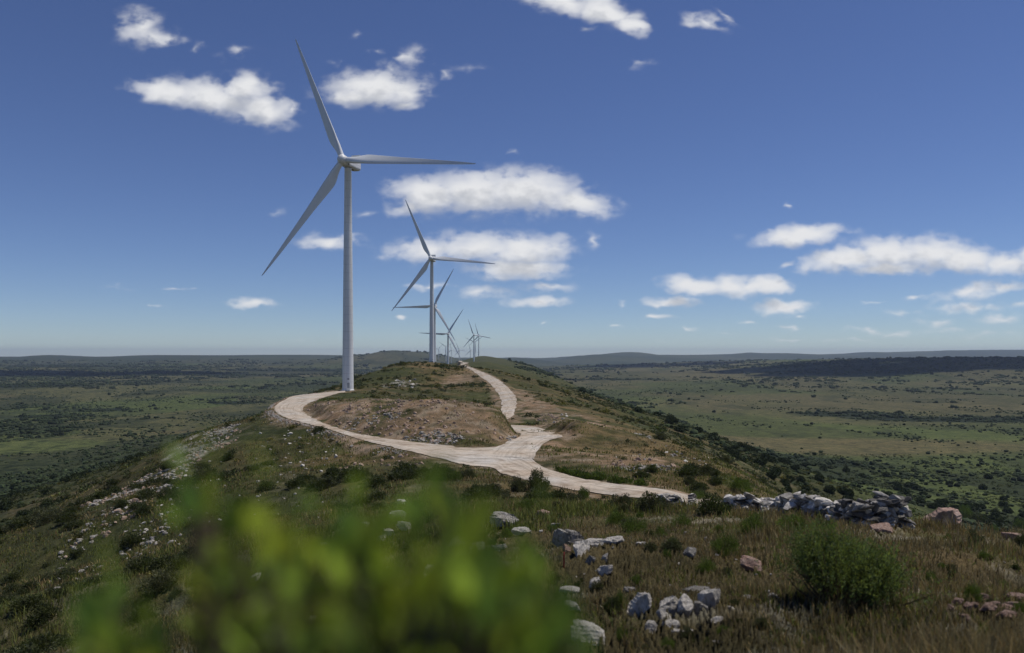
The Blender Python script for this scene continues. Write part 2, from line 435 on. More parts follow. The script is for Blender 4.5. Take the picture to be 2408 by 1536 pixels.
edgeB = [((-63.5,1000,-12.6),(-57.5,1000,-12.6)),((-54,840,-13.6),(-48,840,-13.6)),((-45,720,-11.6),(-39,720,-11.6)),((-40.5,640,-9.8),(-34.5,640,-9.8))] + edgeB + [
      ((-3.5,188,-16.9),(3.5,190,-16.9)),((-.5,168,-16.1),(7.5,170,-16.0)),((1.5,151,-15.1),(9.3,148,-15.1)),((-1,134,-14.8),(5.6,135,-14.9)),((-2.4,128,-14.75),(4,124,-14.75)),((-3.8,116,-14.75),(3.1,113,-14.75))]
edgeF = [((-128,1900,-14.2),(-120,1900,-14.2)),((-108,1650,-14.6),(-100,1640,-14.6)),((-90,1480,-14.8),(-78,1470,-14.8)),((-84,1300,-14.2),(-76,1290,-14.2)),((-72,1120,-13.4),(-65,1115,-13.4)),((-63.5,1000,-12.6),(-57.5,1000,-12.6))]

def catmull(P, n):
    P = np.array(P, dtype=float); d = np.concatenate([[0], np.cumsum(np.linalg.norm(np.diff(P[:, :3], axis=0), axis=1))])
    t = np.linspace(0, d[-1], n); out = np.zeros((n, P.shape[1]))
    m = np.gradient(P, d, axis=0)
    k = np.clip(np.searchsorted(d, t, side='right') - 1, 0, len(d) - 2)
    h = (d[k + 1] - d[k])[:, None]; s = ((t - d[k])[:, None]) / h
    out = (2*s**3 - 3*s**2 + 1) * P[k] + (s**3 - 2*s**2 + s) * h * m[k] + (-2*s**3 + 3*s**2) * P[k + 1] + (s**3 - s**2) * h * m[k + 1]
    return out

def ribbon(edges, n, across):
    E = np.array([list(a) + list(b) for a, b in edges]); C = catmull(E, n)
    a, b = C[:, :3], C[:, 3:]
    j = (fbm(np.arange(n) * .35, np.zeros(n), 4, 5, .7) - .5)[:, None] * .9
    k2 = (fbm(np.arange(n) * .35, np.ones(n) * 9, 4, 6, .7) - .5)[:, None] * .9
    w = np.linalg.norm(b - a, axis=1)[:, None]; dirn = (b - a) / w
    a = a + dirn * j * 1.6; b = b + dirn * k2 * 1.6
    t = np.linspace(0, 1, across)[None, :, None]
    g = a[:, None, :] * (1 - t) + b[:, None, :] * t
    mid = (a + b) / 2; ln = np.concatenate([[0], np.cumsum(np.linalg.norm(np.diff(mid, axis=0), axis=1))])
    uv = np.zeros((n, across, 2)); uv[:, :, 0] = ln[:, None]; uv[:, :, 1] = (t[0, :, 0][None, :] - .5) * np.minimum(w, 9)
    return g, uv
gridA, uvA = ribbon(edgeA, 420, 13)
gridB, uvB = ribbon(edgeB, 420, 11)
gridF, uvF = ribbon(edgeF, 160, 7)
road_pts = np.concatenate([gridA.reshape(-1, 3), gridB.reshape(-1, 3), gridF.reshape(-1, 3)])
kd = kdtree.KDTree(len(road_pts))
for i, p in enumerate(road_pts): kd.insert((p[0], p[1], 0), i)
kd.balance()

zn = lambda Y: -1.35 - .16 * Y
CP = []
for Y in (0, 2, 5, 9, 14, 20, 28, 38):
    for X in (-1, 2.5, 6): CP.append((X * (1 + Y * .03), Y, zn(Y) - (0.12 if X < 0 else 0)))
CP += [(9,14,-3.6),(8,6,-2.5),(12.5,19.5,-4.35),(10,24.5,-5.2),(8,30,-6.2),(13,10,-4.2),(20,32,-9.3),(14.5,33,-9.0),(18,14,-6.6),(26,40,-14.5),(40,60,-25),(60,100,-40),(40,10,-16),(90,10,-40),(70,50,-40),
       (14,45,-11.2),(9,50,-9.9),(4,50,-9.6),(3,62,-12.0),(9,63,-12.4),(-2,62,-11.9),(20,62,-13.6),(4,76,-14.0),(12,74,-14.3),(-3,80,-13.8),
       pw(650,1400,20),pw(500,1450,31),pw(750,1330,28),pw(900,1250,33),pw(1000,1200,46),pw(800,1200,68),pw(900,1130,90),pw(1050,1135,84),
       pw(300,1400,45),pw(450,1350,50),pw(150,1350,65),pw(0,1430,50),pw(0,1536,33),pw(200,1536,24),pw(450,1536,14),pw(-300,1536,34),(-8,6,-4.2),(-4,3,-2.6),(-14,12,-8.5),(-30,10,-17),
       pw(700,1100,122),pw(600,1100,128),pw(520,1050,150),pw(600,1200,85),pw(450,1200,90),pw(347,1147,115),pw(300,1230,90),pw(393,1090,142),pw(440,1035,166),pw(520,1000,181),pw(590,985,191),pw(640,975,200),
       pw(213,1213,150),pw(100,1250,150),pw(0,1300,140),pw(0,1200,260),pw(200,1130,280),pw(330,1110,250),pw(100,1400,80),
       (-76,215,-19),(-80,255,-19.5),(-80,290,-20),(-90,240,-27),(-72,275,-14.6),(-66,292,-13.2),(-58,286,-12.6),(-50,292,-12.7),(-55,305,-13.4),
       pw(733,949,195),pw(847,942,178),pw(977,945.7,165),pw(1042,955,156),pw(1107,978,150),pw(1156,998,145),pw(1182,1026,137),pw(1205,1026,140),(-38,200,-11.3),(-24,195,-10.8),(-14,180,-11.5),
       (-30,235,-13.6),pw(850,928,262),pw(900,925,290),pw(1000,935,290),pw(1100,965,238),pw(1065,930,330),pw(1130,960,300),
       pw(945,905,400),pw(1065,905,430),pw(1000,880,480),pw(1065,872,520),pw(1140,900,420),
       pw(1017,852,614),pw(1000,850.5,598),pw(960,853,580),pw(900,868,540),pw(850,884,500),pw(800,906,430),(-60,650,-6.5),(-75,700,-10),(-58,680,-8.5),
       pw(1060,859,600),pw(1080,864,600),(-130,500,-34),(-150,430,-40),(-150,600,-42),(-130,300,-34),(-170,330,-48),
       (31,350,-22.5),(34,220,-20.6),(35,150,-17.9),(32,118,-16.6),(30,97,-16.3),pw(1600,1128,92),pw(1400,1090,108),pw(1290,1062,120),pw(1480,1075,125),pw(1350,1040,140),
       pw(1270,960,255),pw(1300,1000,200),pw(1250,1000,200),pw(1330,1005,195),pw(1230,905,420),pw(1260,930,330),
       pw(1300,906,650),pw(1250,881,1000),pw(1200,863,1500),pw(1160,850,2200),pw(1130,842,2600),pw(1120,845,2500),(-121,2360,-20.8),(-125,2480,-16),(-112,2700,-6),(-100,3050,-4.4),
       pw(1080,852.5,2000),(-180,2300,-28),(-95,960,-21),(-111,1374,-42),(-150,1374,-52),(-70,1374,-18),(-50,1374,-13),(-60,900,-14.8),(-75,1200,-15.5),
       (-150,3700,-20),(-160,4600,-50),(-250,4700,-52),(-300,5600,-56),(-500,4600,-52),(0,4600,-60),(-200,3300,-30),(0,3300,-25),
       (100,270,-50),(91,330,-44),(80,390,-40),pw(2000,1100,600),pw(1900,1175,300),pw(1720,1062,330),(75,150,-42),(75,200,-42),(95,90,-52),(90,420,-42),(110,520,-45),(100,700,-45),(110,1000,-50),(110,1500,-52),(100,2200,-48)]
for Y in (0, 50, 120, 220, 350, 520, 800, 1300, 2000, 3000):
    xo = float(np.interp(Y, [0, 300, 600, 1000, 2500, 6000], [0, -20, -40, -80, -110, -150]))
    if Y >= 350: CP.append((xo - 190, Y, -62 + max(0, 400 - Y) * .03))
    CP += [(xo - 360, Y, -92), (xo - 520, Y, -104), (xo + 260, Y, -80), (xo + 420, Y, -98), (xo + 560, Y, -106)]
CP += [(-220, 120, -62), (-200, 60, -60), (-160, 20, -52)]
for k in range(0, 420, 42): CP.append(tuple(gridA[k, 6])); CP.append(tuple(gridB[k, 5]))
CP = np.array(CP)

def q_(X, Y): return np.stack([X / 42.0, 5.2 * np.log(Y + 26.0)], -1)
Qc = q_(CP[:, 0], CP[:, 1])
def kern(d2): return .5 * d2 * np.log(d2 + 1e-9)
_n = len(CP)
_K = kern(((Qc[:, None] - Qc[None]) ** 2).sum(-1)) + np.eye(_n) * .012
_Pm = np.c_[np.ones(_n), Qc]
_A = np.zeros((_n + 3, _n + 3)); _A[:_n, :_n] = _K; _A[:_n, _n:] = _Pm; _A[_n:, :_n] = _Pm.T
_sol = np.linalg.solve(_A, np.r_[CP[:, 2], 0, 0, 0])
def rbf(X, Y):
    q = q_(X, Y).astype(np.float32); out = np.empty(len(q), dtype=np.float32); Qf = Qc.astype(np.float32); w = _sol[:_n].astype(np.float32)
    for i in range(0, len(q), 40000):
        b = q[i:i + 40000]
        d2 = (b * b).sum(1)[:, None] + (Qf * Qf).sum(1)[None] - 2 * b @ Qf.T
        out[i:i + 40000] = kern(np.maximum(d2, 1e-9)) @ w
    return out + (_sol[_n] + q @ _sol[_n + 1:])

HILLS = [ (1560,860,6500,700,300),(1420,867,5600,500,260),(1750,850,7200,450,350),(1300,870,5000,380,220),(1880,852,6800,420,350),(1650,872,5000,450,220),(2050,866,5200,380,260),
 (100,861,5600,420,260),(420,856,6600,560,300),(560,851,7200,380,280),(720,847,7600,420,280),(280,846,8000,420,320),(0,850,7400,420,300),(640,861,5400,300,220),
 (1480,828,13000,480,800),(1610,836,12500,420,600),(1765,829,13500,320,600),(2050,828,14500,600,700),(2240,825,15000,500,600),(120,835,9300,380,500),(480,837,9300,380,500),(640,835,9300,300,500),
  # survey column, top row, distance, half widths across and along (m)
 (928,824,7000,230,700),(975,827,7300,170,600),(872,833,7400,260,700),(1010,834,7600,200,600),(700,834.5,9500,900,900),(375,835,9500,500,700),(150,840,9000,900,900),(560,840,8500,900,800),(-150,838,9500,900,900),
 (1195,842,9500,500,700),(1410,833.5,11500,330,900),(1385,836,11300,200,800),(1475,837,12000,500,900),(1560,834.5,13500,700,900),(1680,835,13500,900,900),(1830,830.5,13500,700,900),
 (1980,834,14500,900,900),(2150,829,15500,1300,900),(2330,824,15500,1100,900),(2480,822,15500,1200,900),
 (1900,847,6200,900,650),(1700,856,6200,700,500),(2060,845,5800,500,500),
 (2230,843,4300,650,700),(2420,841,4300,700,700),(2080,862,4100,380,420),(2600,850,4100,900,700),(1960,890,3600,380,300),
 (250,868,5200,700,600),(620,866,5600,600,500),(60,905,2600,260,220),(820,868,6000,350,400)]

def plain(X, Y):
    left = np.interp(Y, [0, 3500, 5200, 7500, 10000, 13000, 26000], [-112, -112, -98, -76, -62, -66, -300])
    right = np.interp(Y, [0, 4000, 7000, 10000, 14000, 17000, 26000], [-110, -110, -100, -92, -92, -96, -300])
    t = sst(X / np.maximum(Y, 1), -.06, .06)
    Z = left * (1 - t) + right * t
    amp = np.interp(Y, [0, 700, 3000, 6000, 12000], [4, 10, 20, 46, 60])
    Z = Z + (fbm(X / 900 + 4.2, Y / 1300 + 1.7, 4, 21) - .5) * amp * 1.5
    Z = Z + sst(Y, 6500, 10000) * (np.abs(fbm(X / 2600 + 3, Y / 3000, 4, 24, .55) - .5) * -240 + 32) * (1 - sst(Y, 16500, 20000))
    for (x, y, D, sx, sy) in HILLS:
        hx, hz = (x - CX) / F * D, (CY - y) / F * D
        base = np.interp(D, [0, 3500, 5200, 7500, 10000, 13000], [-112, -112, -98, -76, -62, -66]) if hx < 0 else np.interp(D, [0, 4000, 7000, 10000, 14000, 17000], [-110, -110, -100, -92, -92, -96])
        g = np.exp(-.5 * (((X - hx) / sx) ** 2 + ((Y - D) / sy) ** 2))
        Z = np.maximum(Z, Z + (hz - Z) * g)
    return Z

def blob(X, Y, cx, cy, rx, ry, rot=0):
    c, s = math.cos(rot), math.sin(rot); dx, dy = X - cx, Y - cy
    return sst(1.25 - np.hypot((c * dx + s * dy) / rx, (-s * dx + c * dy) / ry), 0, .5)

def terrain_z(X, Y):
    xc = np.interp(Y, [0, 300, 600, 1000, 2500, 6000], [0, -20, -40, -80, -110, -150])
    Rz = rbf(X, Y); Pz = plain(X, Y)
    d = np.abs(X - xc)
    t = sst(d, 170, 480); t = np.maximum(t, sst(Y, 4600, 7000))
    rough = np.clip(Y * .004, .05, .9) * (1 + 1.6 * blob(X, Y, -25, 158, 26, 16))
    Rz = Rz + (fbm(X / 14, Y / 14, 4, 3) - .5) * rough * 1.5 + (fbm(X / 2.2, Y / 2.2, 3, 8) - .5) * np.clip(.02 * Y, .05, .3)
    # little gullies down the flanks
    Rz = Rz - sst(d, 35, 110) * (1 - t) * 5.0 * np.abs(fbm(Y / 45 + 2, X / 160, 3, 31) - .5) * 2
    return Rz * (1 - t) + Pz * t

us = np.concatenate([np.linspace(-1.9, -.70, 90)[:-1], np.linspace(-.70, .70, 720), np.linspace(.70, 1.9, 90)[1:]])
yk = np.array([.25, 1.2, 4, 60, 700, 2600, 9000, 26000.]); yn = np.array([0, 12, 50, 330, 780, 950, 1090, 1160])
Ys = np.exp(np.interp(np.arange(1161), yn, np.log(yk)))
UU, YY = np.meshgrid(us, Ys)
XX = UU * YY
ZZ = terrain_z(XX.ravel(), YY.ravel()).reshape(XX.shape)
# cut the road bench into the slope
mn, mx_ = road_pts.min(0), road_pts.max(0)
near = (XX > mn[0] - 6) & (XX < mx_[0] + 6) & (YY > mn[1] - 6) & (YY < mx_[1] + 6)
RD = np.full(XX.shape, 99.0)
ii, jj = np.nonzero(near)
for i, j in zip(ii.tolist(), jj.tolist()):
    co, k, d = kd.find((XX[i, j], YY[i, j], 0))
    if d < 6:
        RD[i, j] = d
        t = 0.0 if d < .6 else min(1.0, (d - .6) / 3.4)
        t = t * t * (3 - 2 * t)
        ZZ[i, j] = (road_pts[k][2] - .10 + .02 * d) * (1 - t) + ZZ[i, j] * t

PADX, PADY, PADZ = -58.85, 285.75, -12.5
pd_ = np.hypot(XX - PADX, YY - PADY); pt_ = 1 - sst(pd_, 7, 17)
ZZ = np.where(RD > 1.2, ZZ * (1 - pt_) + (PADZ - .12) * pt_, ZZ)
lY = np.log(Ys)
def Zt(X, Y):
    X = np.atleast_1d(np.asarray(X, float)); Y = np.atleast_1d(np.asarray(Y, float))
    u = X / Y
    fi = np.clip(np.interp(np.log(Y), lY, np.arange(len(Ys))), 0, len(Ys) - 1.001); fj = np.clip(np.interp(u, us, np.arange(len(us))), 0, len(us) - 1.001)
    i, j = fi.astype(int), fj.astype(int); a, b = fi - i, fj - j
    return (ZZ[i, j] * (1 - a) * (1 - b) + ZZ[i + 1, j] * a * (1 - b) + ZZ[i, j + 1] * (1 - a) * b + ZZ[i + 1, j + 1] * a * b)

_my = np.exp(np.linspace(math.log(2.2), math.log(16000), 2600))
def ground(x, y):
    """where the sight line through a survey mark first meets the ground"""
    u, e = (x - CX) / F, (CY - y) / F
    g = Zt(u * _my, _my) / _my
    k = np.nonzero(g >= e)[0]
    Y = _my[k[0]] if len(k) else 12000.0
    return Vector((u * Y, Y, float(Zt(u * Y, Y)[0])))

# ------------------------------------------------------------------ land cover (the land's own colours)
WOODS = ((310,905,3000,70,190),(130,965,1560,70,60),(250,950,1750,60,60),(560,945,2000,60,70),(60,905,2600,240,160),(330,880,4200,620,260),(720,872,5000,700,200),(200,866,5600,700,200),(2150,900,3600,560,330),(2350,880,3900,500,400),
    (1350,893,3400,330,90),(1800,880,4700,420,200),(1980,880,4200,420,260),(120,1130,430,70,60),(250,1180,230,32,50),(60,1260,160,26,26),(2000,1000,1500,110,70),(2250,1010,1400,190,70),(1850,1060,800,110,40))
def cover(X, Y, rd):
    n1 = fbm(X / 9, Y / 9, 4, 41); n2 = fbm(X / 40, Y / 55, 4, 43); n3 = fbm(X / 2.5, Y / 2.5, 3, 47)
    mixin = lambda C, c, w: C * (1 - w[:, None]) + np.array(c)[None] * w[:, None]
    C = np.tile(np.array([[.082, .080, .034]]), (len(X), 1))
    C = mixin(C, (.150, .112, .060), sst(n1, .45, .62) * .85)
    C = mixin(C, (.060, .072, .028), sst(n2, .5, .62) * .8)
    C = mixin(C, (.19, .165, .13), sst(n3, .62, .75) * .5 * (Y < 400))
    # dry brow on the right flank and on the second hilltop
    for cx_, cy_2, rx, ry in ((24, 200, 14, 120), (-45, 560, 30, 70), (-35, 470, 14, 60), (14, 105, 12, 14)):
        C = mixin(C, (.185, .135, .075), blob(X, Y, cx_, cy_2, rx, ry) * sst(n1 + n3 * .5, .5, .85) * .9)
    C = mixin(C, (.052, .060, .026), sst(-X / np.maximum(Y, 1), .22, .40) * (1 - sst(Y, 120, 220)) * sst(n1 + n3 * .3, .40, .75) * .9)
    # far flank of the last hill: smooth green
    C = mixin(C, (.085, .092, .042), sst(Y, 800, 1100) * .8)
    # near foreground: earth and dead grass under the blades
    nr_ = 1 - sst(Y, 22, 45)
    C = mixin(C, (.120, .092, .056), nr_ * .8); C = mixin(C, (.092, .098, .040), nr_ * sst(n3 * .6 + n1 * .4, .46, .58) * .8)
    C = mixin(C, (.27, .24, .20), nr_ * sst(fbm(X / .8, Y / .8, 3, 49) * .6 + n3 * .5, .60, .70) * .9)
    # bare red-brown soil
    soil = np.zeros(len(X))
    for b in ((-18,150,17,16),(-34,168,16,14),(-8,140,10,8),(-30,440,8.5,62),(8,265,8,45),(3,330,6,45),(-2,225,5,24),(6,128,6,7),(14,112,9,9),(-46,183,9,12),(1,143,4,6),(17,215,9,34)):
        soil = np.maximum(soil, blob(X, Y, *b) * sst(n1 + n3 * .6, .50, .86))
    soil = np.maximum(soil, (1 - sst(rd, 1.6, 4.6)) * sst(n3 + n1 * .4, .45, .8) * .95)
    C = mixin(C, (.27, .185, .13), soil * .92)
    C = mixin(C, (.36, .29, .235), soil * sst(n3, .5, .7) * .7)
    # rock slabs
    rock = np.zeros(len(X))
    for b in ((-62,148,8,26,.12),(-55,118,3,10),(-56,400,9,24),(27,165,2.5,12)):
        rock = np.maximum(rock, blob(X, Y, *b) * sst(n3 + n1 * .35, .58, .78))
    C = mixin(C, (.34, .325, .30), rock)
    # plains
    xc = np.interp(Y, [0, 300, 600, 1000, 2500, 6000], [0, -20, -40, -80, -110, -150])
    d = np.abs(X - xc); pl = np.maximum(sst(d, 110, 260), sst(Y, 3600, 4600))
    rt_ = sst(X / np.maximum(Y, 1), 0, .05); p1 = fbm(X / 260 + 7, Y / 420, 5, 51, .55); p2 = fbm(X / 700 + 3, Y / 900, 3, 53); p3 = fbm(X / 60, Y / 110, 3, 57)
    cellx, celly = np.floor(X / 420 + p2 * 1.6), np.floor(Y / 620 + p1 * .8)
    fid = _H[((cellx * 7349 + celly * 9151).astype(np.int64)) & 65535]
    G = np.tile(np.array([[.088, .102, .040]]), (len(X), 1))
    G = mixin(G, (.125, .118, .058), sst(fid, .60, .64) * .8)
    G = mixin(G, (.105, .130, .045), (fid < .16) * .8)
    G = mixin(G, (.140, .120, .068), sst(p2, .54, .66) * .6)
    G = mixin(G, (.040, .050, .024), sst(p1, .52, .60) * (.75 - .45 * rt_))
    G = mixin(G, (.050, .060, .028), sst(p3, .60, .70) * .6)
    for cx_, cy_2, rx, ry in ((230, 480, 160, 200), (330, 620, 260, 160), (180, 380, 80, 120), (420, 420, 200, 220), (-120, 190, 70, 80), (-300, 600, 200, 120), (-100, 130, 50, 50), (-230, 380, 120, 120)):
        G = mixin(G, (.036, .046, .020), blob(X, Y, cx_, cy_2, rx, ry) * sst(p3 + p1 * .5, .48, .75) * .9)
    G = mixin(G, (.155, .130, .070), blob(X, Y, 330, 960, 330, 90, .12) * .8)
    G = mixin(G, (.150, .125, .070), blob(X, Y, -330, 1150, 190, 60) * .8)
    G = mixin(G, (.115, .135, .050), blob(X, Y, -600, 980, 90, 90) * .9)
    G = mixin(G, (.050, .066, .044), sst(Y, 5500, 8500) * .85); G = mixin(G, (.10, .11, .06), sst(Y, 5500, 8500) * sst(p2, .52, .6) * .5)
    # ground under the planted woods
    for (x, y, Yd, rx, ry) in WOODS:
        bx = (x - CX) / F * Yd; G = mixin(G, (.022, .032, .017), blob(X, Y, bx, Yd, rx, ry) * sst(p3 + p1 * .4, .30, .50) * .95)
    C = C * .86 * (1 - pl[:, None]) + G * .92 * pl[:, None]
    return np.concatenate([C, (.30 + .65 * pl)[:, None] * (Y > 45)[:, None] * (1 - .45 * sst(X / np.maximum(Y, 1), .05, .12))[:, None]], 1)

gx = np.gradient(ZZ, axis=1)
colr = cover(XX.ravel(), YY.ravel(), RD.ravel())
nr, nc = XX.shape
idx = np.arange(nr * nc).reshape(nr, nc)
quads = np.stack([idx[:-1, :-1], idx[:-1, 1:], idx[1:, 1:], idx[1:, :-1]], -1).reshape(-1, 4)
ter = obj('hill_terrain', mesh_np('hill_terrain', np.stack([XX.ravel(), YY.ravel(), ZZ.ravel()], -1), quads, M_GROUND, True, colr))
tag(ter, kind='structure')

def road_obj(name, parts):
    V, Fq, U, o = [], [], [], 0
    for g, uv, dz in parts:
        n, a = g.shape[:2]; gg = g.copy(); gg[:, :, 2] += dz
        cr = np.sin(np.linspace(0, math.pi, a))[None, :] * .06
        gg[:, :, 2] += cr + (fbm(uv[:, :, 0] / 2.5, uv[:, :, 1] * 1.3 + dz * 50, 3, 77) - .5) * .07
        V.append(gg.reshape(-1, 3)); U.append(uv.reshape(-1, 2))
        ix = np.arange(n * a).reshape(n, a) + o
        Fq.append(np.stack([ix[:-1, :-1], ix[:-1, 1:], ix[1:, 1:], ix[1:, :-1]], -1).reshape(-1, 4)); o += n * a
    r = obj(name, mesh_np(name, np.concatenate(V), np.concatenate(Fq), M_ROAD, True, None, None, np.concatenate(U)))
    return tag(r, kind='structure')
road_obj('gravel_road', [(gridA, uvA, 0.0)])
road_obj('hilltop_gravel_road', [(gridB, uvB, .03), (gridF, uvF, .0)])
# ------------------------------------------------------------------ haze
def build_haze():
    m = bpy.data.materials.new('thin_air'); m.use_nodes = True; nt = m.node_tree; nt.nodes.clear()
    v = nt.nodes.new('ShaderNodeVolumePrincipled'); v.inputs['Density'].default_value = 3.6e-5
    v.inputs['Color'].default_value = (.66, .79, 1.0, 1); v.inputs['Anisotropy'].default_value = .2
    o = nt.nodes.new('ShaderNodeOutputMaterial'); nt.links.new(v.outputs[0], o.inputs['Volume'])
    x, y0, y1, z0, z1 = 52000, -400, 27500, -420, 190
    V = [(sx * x, yy, z) for z in (z0, z1) for yy in (y0, y1) for sx in (-1, 1)]
    Fq = [(0, 2, 3, 1), (4, 5, 7, 6), (0, 1, 5, 4), (2, 6, 7, 3), (0, 4, 6, 2), (1, 3, 7, 5)]
    h = obj('haze', mesh_np('haze', V, np.array(Fq), m)); tag(h, kind='stuff')
build_haze()

# ------------------------------------------------------------------ wind turbines
def lathe(profile, seg=40, axis='Z', smooth=True, cap=True):
    pr = np.array(profile, float); a = np.linspace(0, 2 * math.pi, seg, endpoint=False)
    n = len(pr)
    V = np.zeros((n, seg, 3)); V[:, :, 0] = pr[:, 0:1] * np.cos(a); V[:, :, 1] = pr[:, 0:1] * np.sin(a); V[:, :, 2] = pr[:, 1:2]
    if axis == 'Y': V = np.stack([V[..., 0], -V[..., 2], V[..., 1]], -1)      # profile height runs towards -Y
    ix = np.arange(n * seg).reshape(n, seg); nx = np.roll(ix, -1, 1)
    Q = np.stack([ix[:-1], nx[:-1], nx[1:], ix[1:]], -1).reshape(-1, 4)
    return V.reshape(-1, 3), Q

def boxes(lst):
    """list of (centre, size, rz) boxes as one shape"""
    V, Q = [], []
    for k, (c, s, rz) in enumerate(lst):
        b = np.array([(x, y, z) for z in (-.5, .5) for y in (-.5, .5) for x in (-.5, .5)]) * np.array(s)
        cs, sn = math.cos(rz), math.sin(rz)
        b = np.stack([b[:, 0] * cs - b[:, 1] * sn, b[:, 0] * sn + b[:, 1] * cs, b[:, 2]], -1) + np.array(c)
        V.append(b); Q.append(np.array([(0, 2, 3, 1), (4, 5, 7, 6), (0, 1, 5, 4), (2, 6, 7, 3), (0, 4, 6, 2), (1, 3, 7, 5)]) + 8 * k)
    return np.concatenate(V), np.concatenate(Q)

HUB_H, BLADE, OVER = 81.5, 50.6, 3.9

def blade_mesh():
    rs = np.array([1.2, 2.0, 3.0, 4, 5, 6, 7, 8, 9, 10, 11, 12.5, 14, 16, 18.5, 22, 26, 30, 34, 38, 41, 44, 46.5, 48.5, BLADE - .6, BLADE])
    ch = np.interp(rs, [1, 3, 9, 20, 38, 46, 48.6, BLADE], [2.0, 2.05, 3.9, 2.7, 1.45, .85, .45, .08])
    rr_ = np.linspace(1, BLADE, 300); cc_ = np.interp(rr_, [1, 3, 8.5, 20, 38, 46, 49.4, BLADE], [2.0, 2.05, 4.05, 2.75, 1.5, .9, .5, .1]); kk_ = np.exp(-.5 * ((rr_[:, None] - rr_[None]) / 1.5) ** 2)
    ch = np.interp(rs, rr_, (kk_ * cc_).sum(1) / kk_.sum(1)); ch[-1] = .1
    th = np.interp(rs, [1, 3, 6, 10, 20, 40, 49], [2.0, 1.95, 1.45, 1.05, .55, .22, .02])
    tw = np.radians(np.interp(rs, [1, 9, 20, 35, 49], [20, 17, 9, 3, 0]) + 4)
    n = 28; a = np.linspace(0, 2 * math.pi, n, endpoint=False)
    V = []
    for r, c, t, w in zip(rs, ch, th, tw):
        k = sst(np.array(r), 2.6, 9.0)                                    # round root becomes an aerofoil
        s = (1 - np.cos(a)) / 2                                            # 0 leading edge .. 1 trailing edge
        yc = .5 * c * np.sin(a); zc = -.5 * c * np.cos(a)
        prof = 5 * (.2969 * np.sqrt(s) - .126 * s - .3516 * s**2 + .2843 * s**3 - .1015 * s**4)
        yf = np.sign(np.sin(a)) * prof * t * 1.0 + .10 * c * (s - s * s) ; zf = (s - .30) * c
        y = (1 - k) * yc * t / max(c, .01) + k * yf; z = (1 - k) * zc + k * zf
        yy_ = y * math.cos(w) + z * math.sin(w); zz_ = z * math.cos(w) - y * math.sin(w)
        V.append(np.stack([np.full(n, r), yy_ - .0009 * r * r * .5, zz_], -1))
    V = np.array(V); m = len(rs); ix = np.arange(m * n).reshape(m, n); nx = np.roll(ix, -1, 1)
    Q = np.stack([ix[:-1], ix[1:], nx[1:], nx[:-1]], -1).reshape(-1, 4)
    Vf = np.concatenate([V.reshape(-1, 3), [[BLADE + .05, V[-1][:, 1].mean(), V[-1][:, 2].mean()]]])
    T = np.stack([ix[-1], np.full(n, m * n), nx[-1]], -1)
    return mesh_np('blade', Vf, [Q, T], M_BLADE, True)

def nacelle_mesh():
    secs = [(-1.9, 1.55, 1.5, 0), (-1.5, 1.75, 1.7, 0), (0, 1.85, 1.85, .05), (3.5, 1.85, 1.9, .1), (6.4, 1.75, 1.75, .1), (6.9, 1.6, 1.5, .05)]
    n = 28; a = np.linspace(0, 2 * math.pi, n, endpoint=False); V = []
    for y, w, h, dz in secs:
        cx_, sz = np.cos(a), np.sin(a)
        p = .45
        V.append(np.stack([np.sign(cx_) * np.abs(cx_) ** p * w, np.full(n, y), np.sign(sz) * np.abs(sz) ** p * h + dz], -1))
    V = np.array(V); m = len(secs); ix = np.arange(m * n).reshape(m, n); nx = np.roll(ix, -1, 1)
    Q = np.stack([ix[:-1], nx[:-1], nx[1:], ix[1:]], -1).reshape(-1, 4)
    return mesh_np('nacelle', V.reshape(-1, 3), [Q, ix[0][::-1][None], ix[-1][None]], M_TOWER, False)

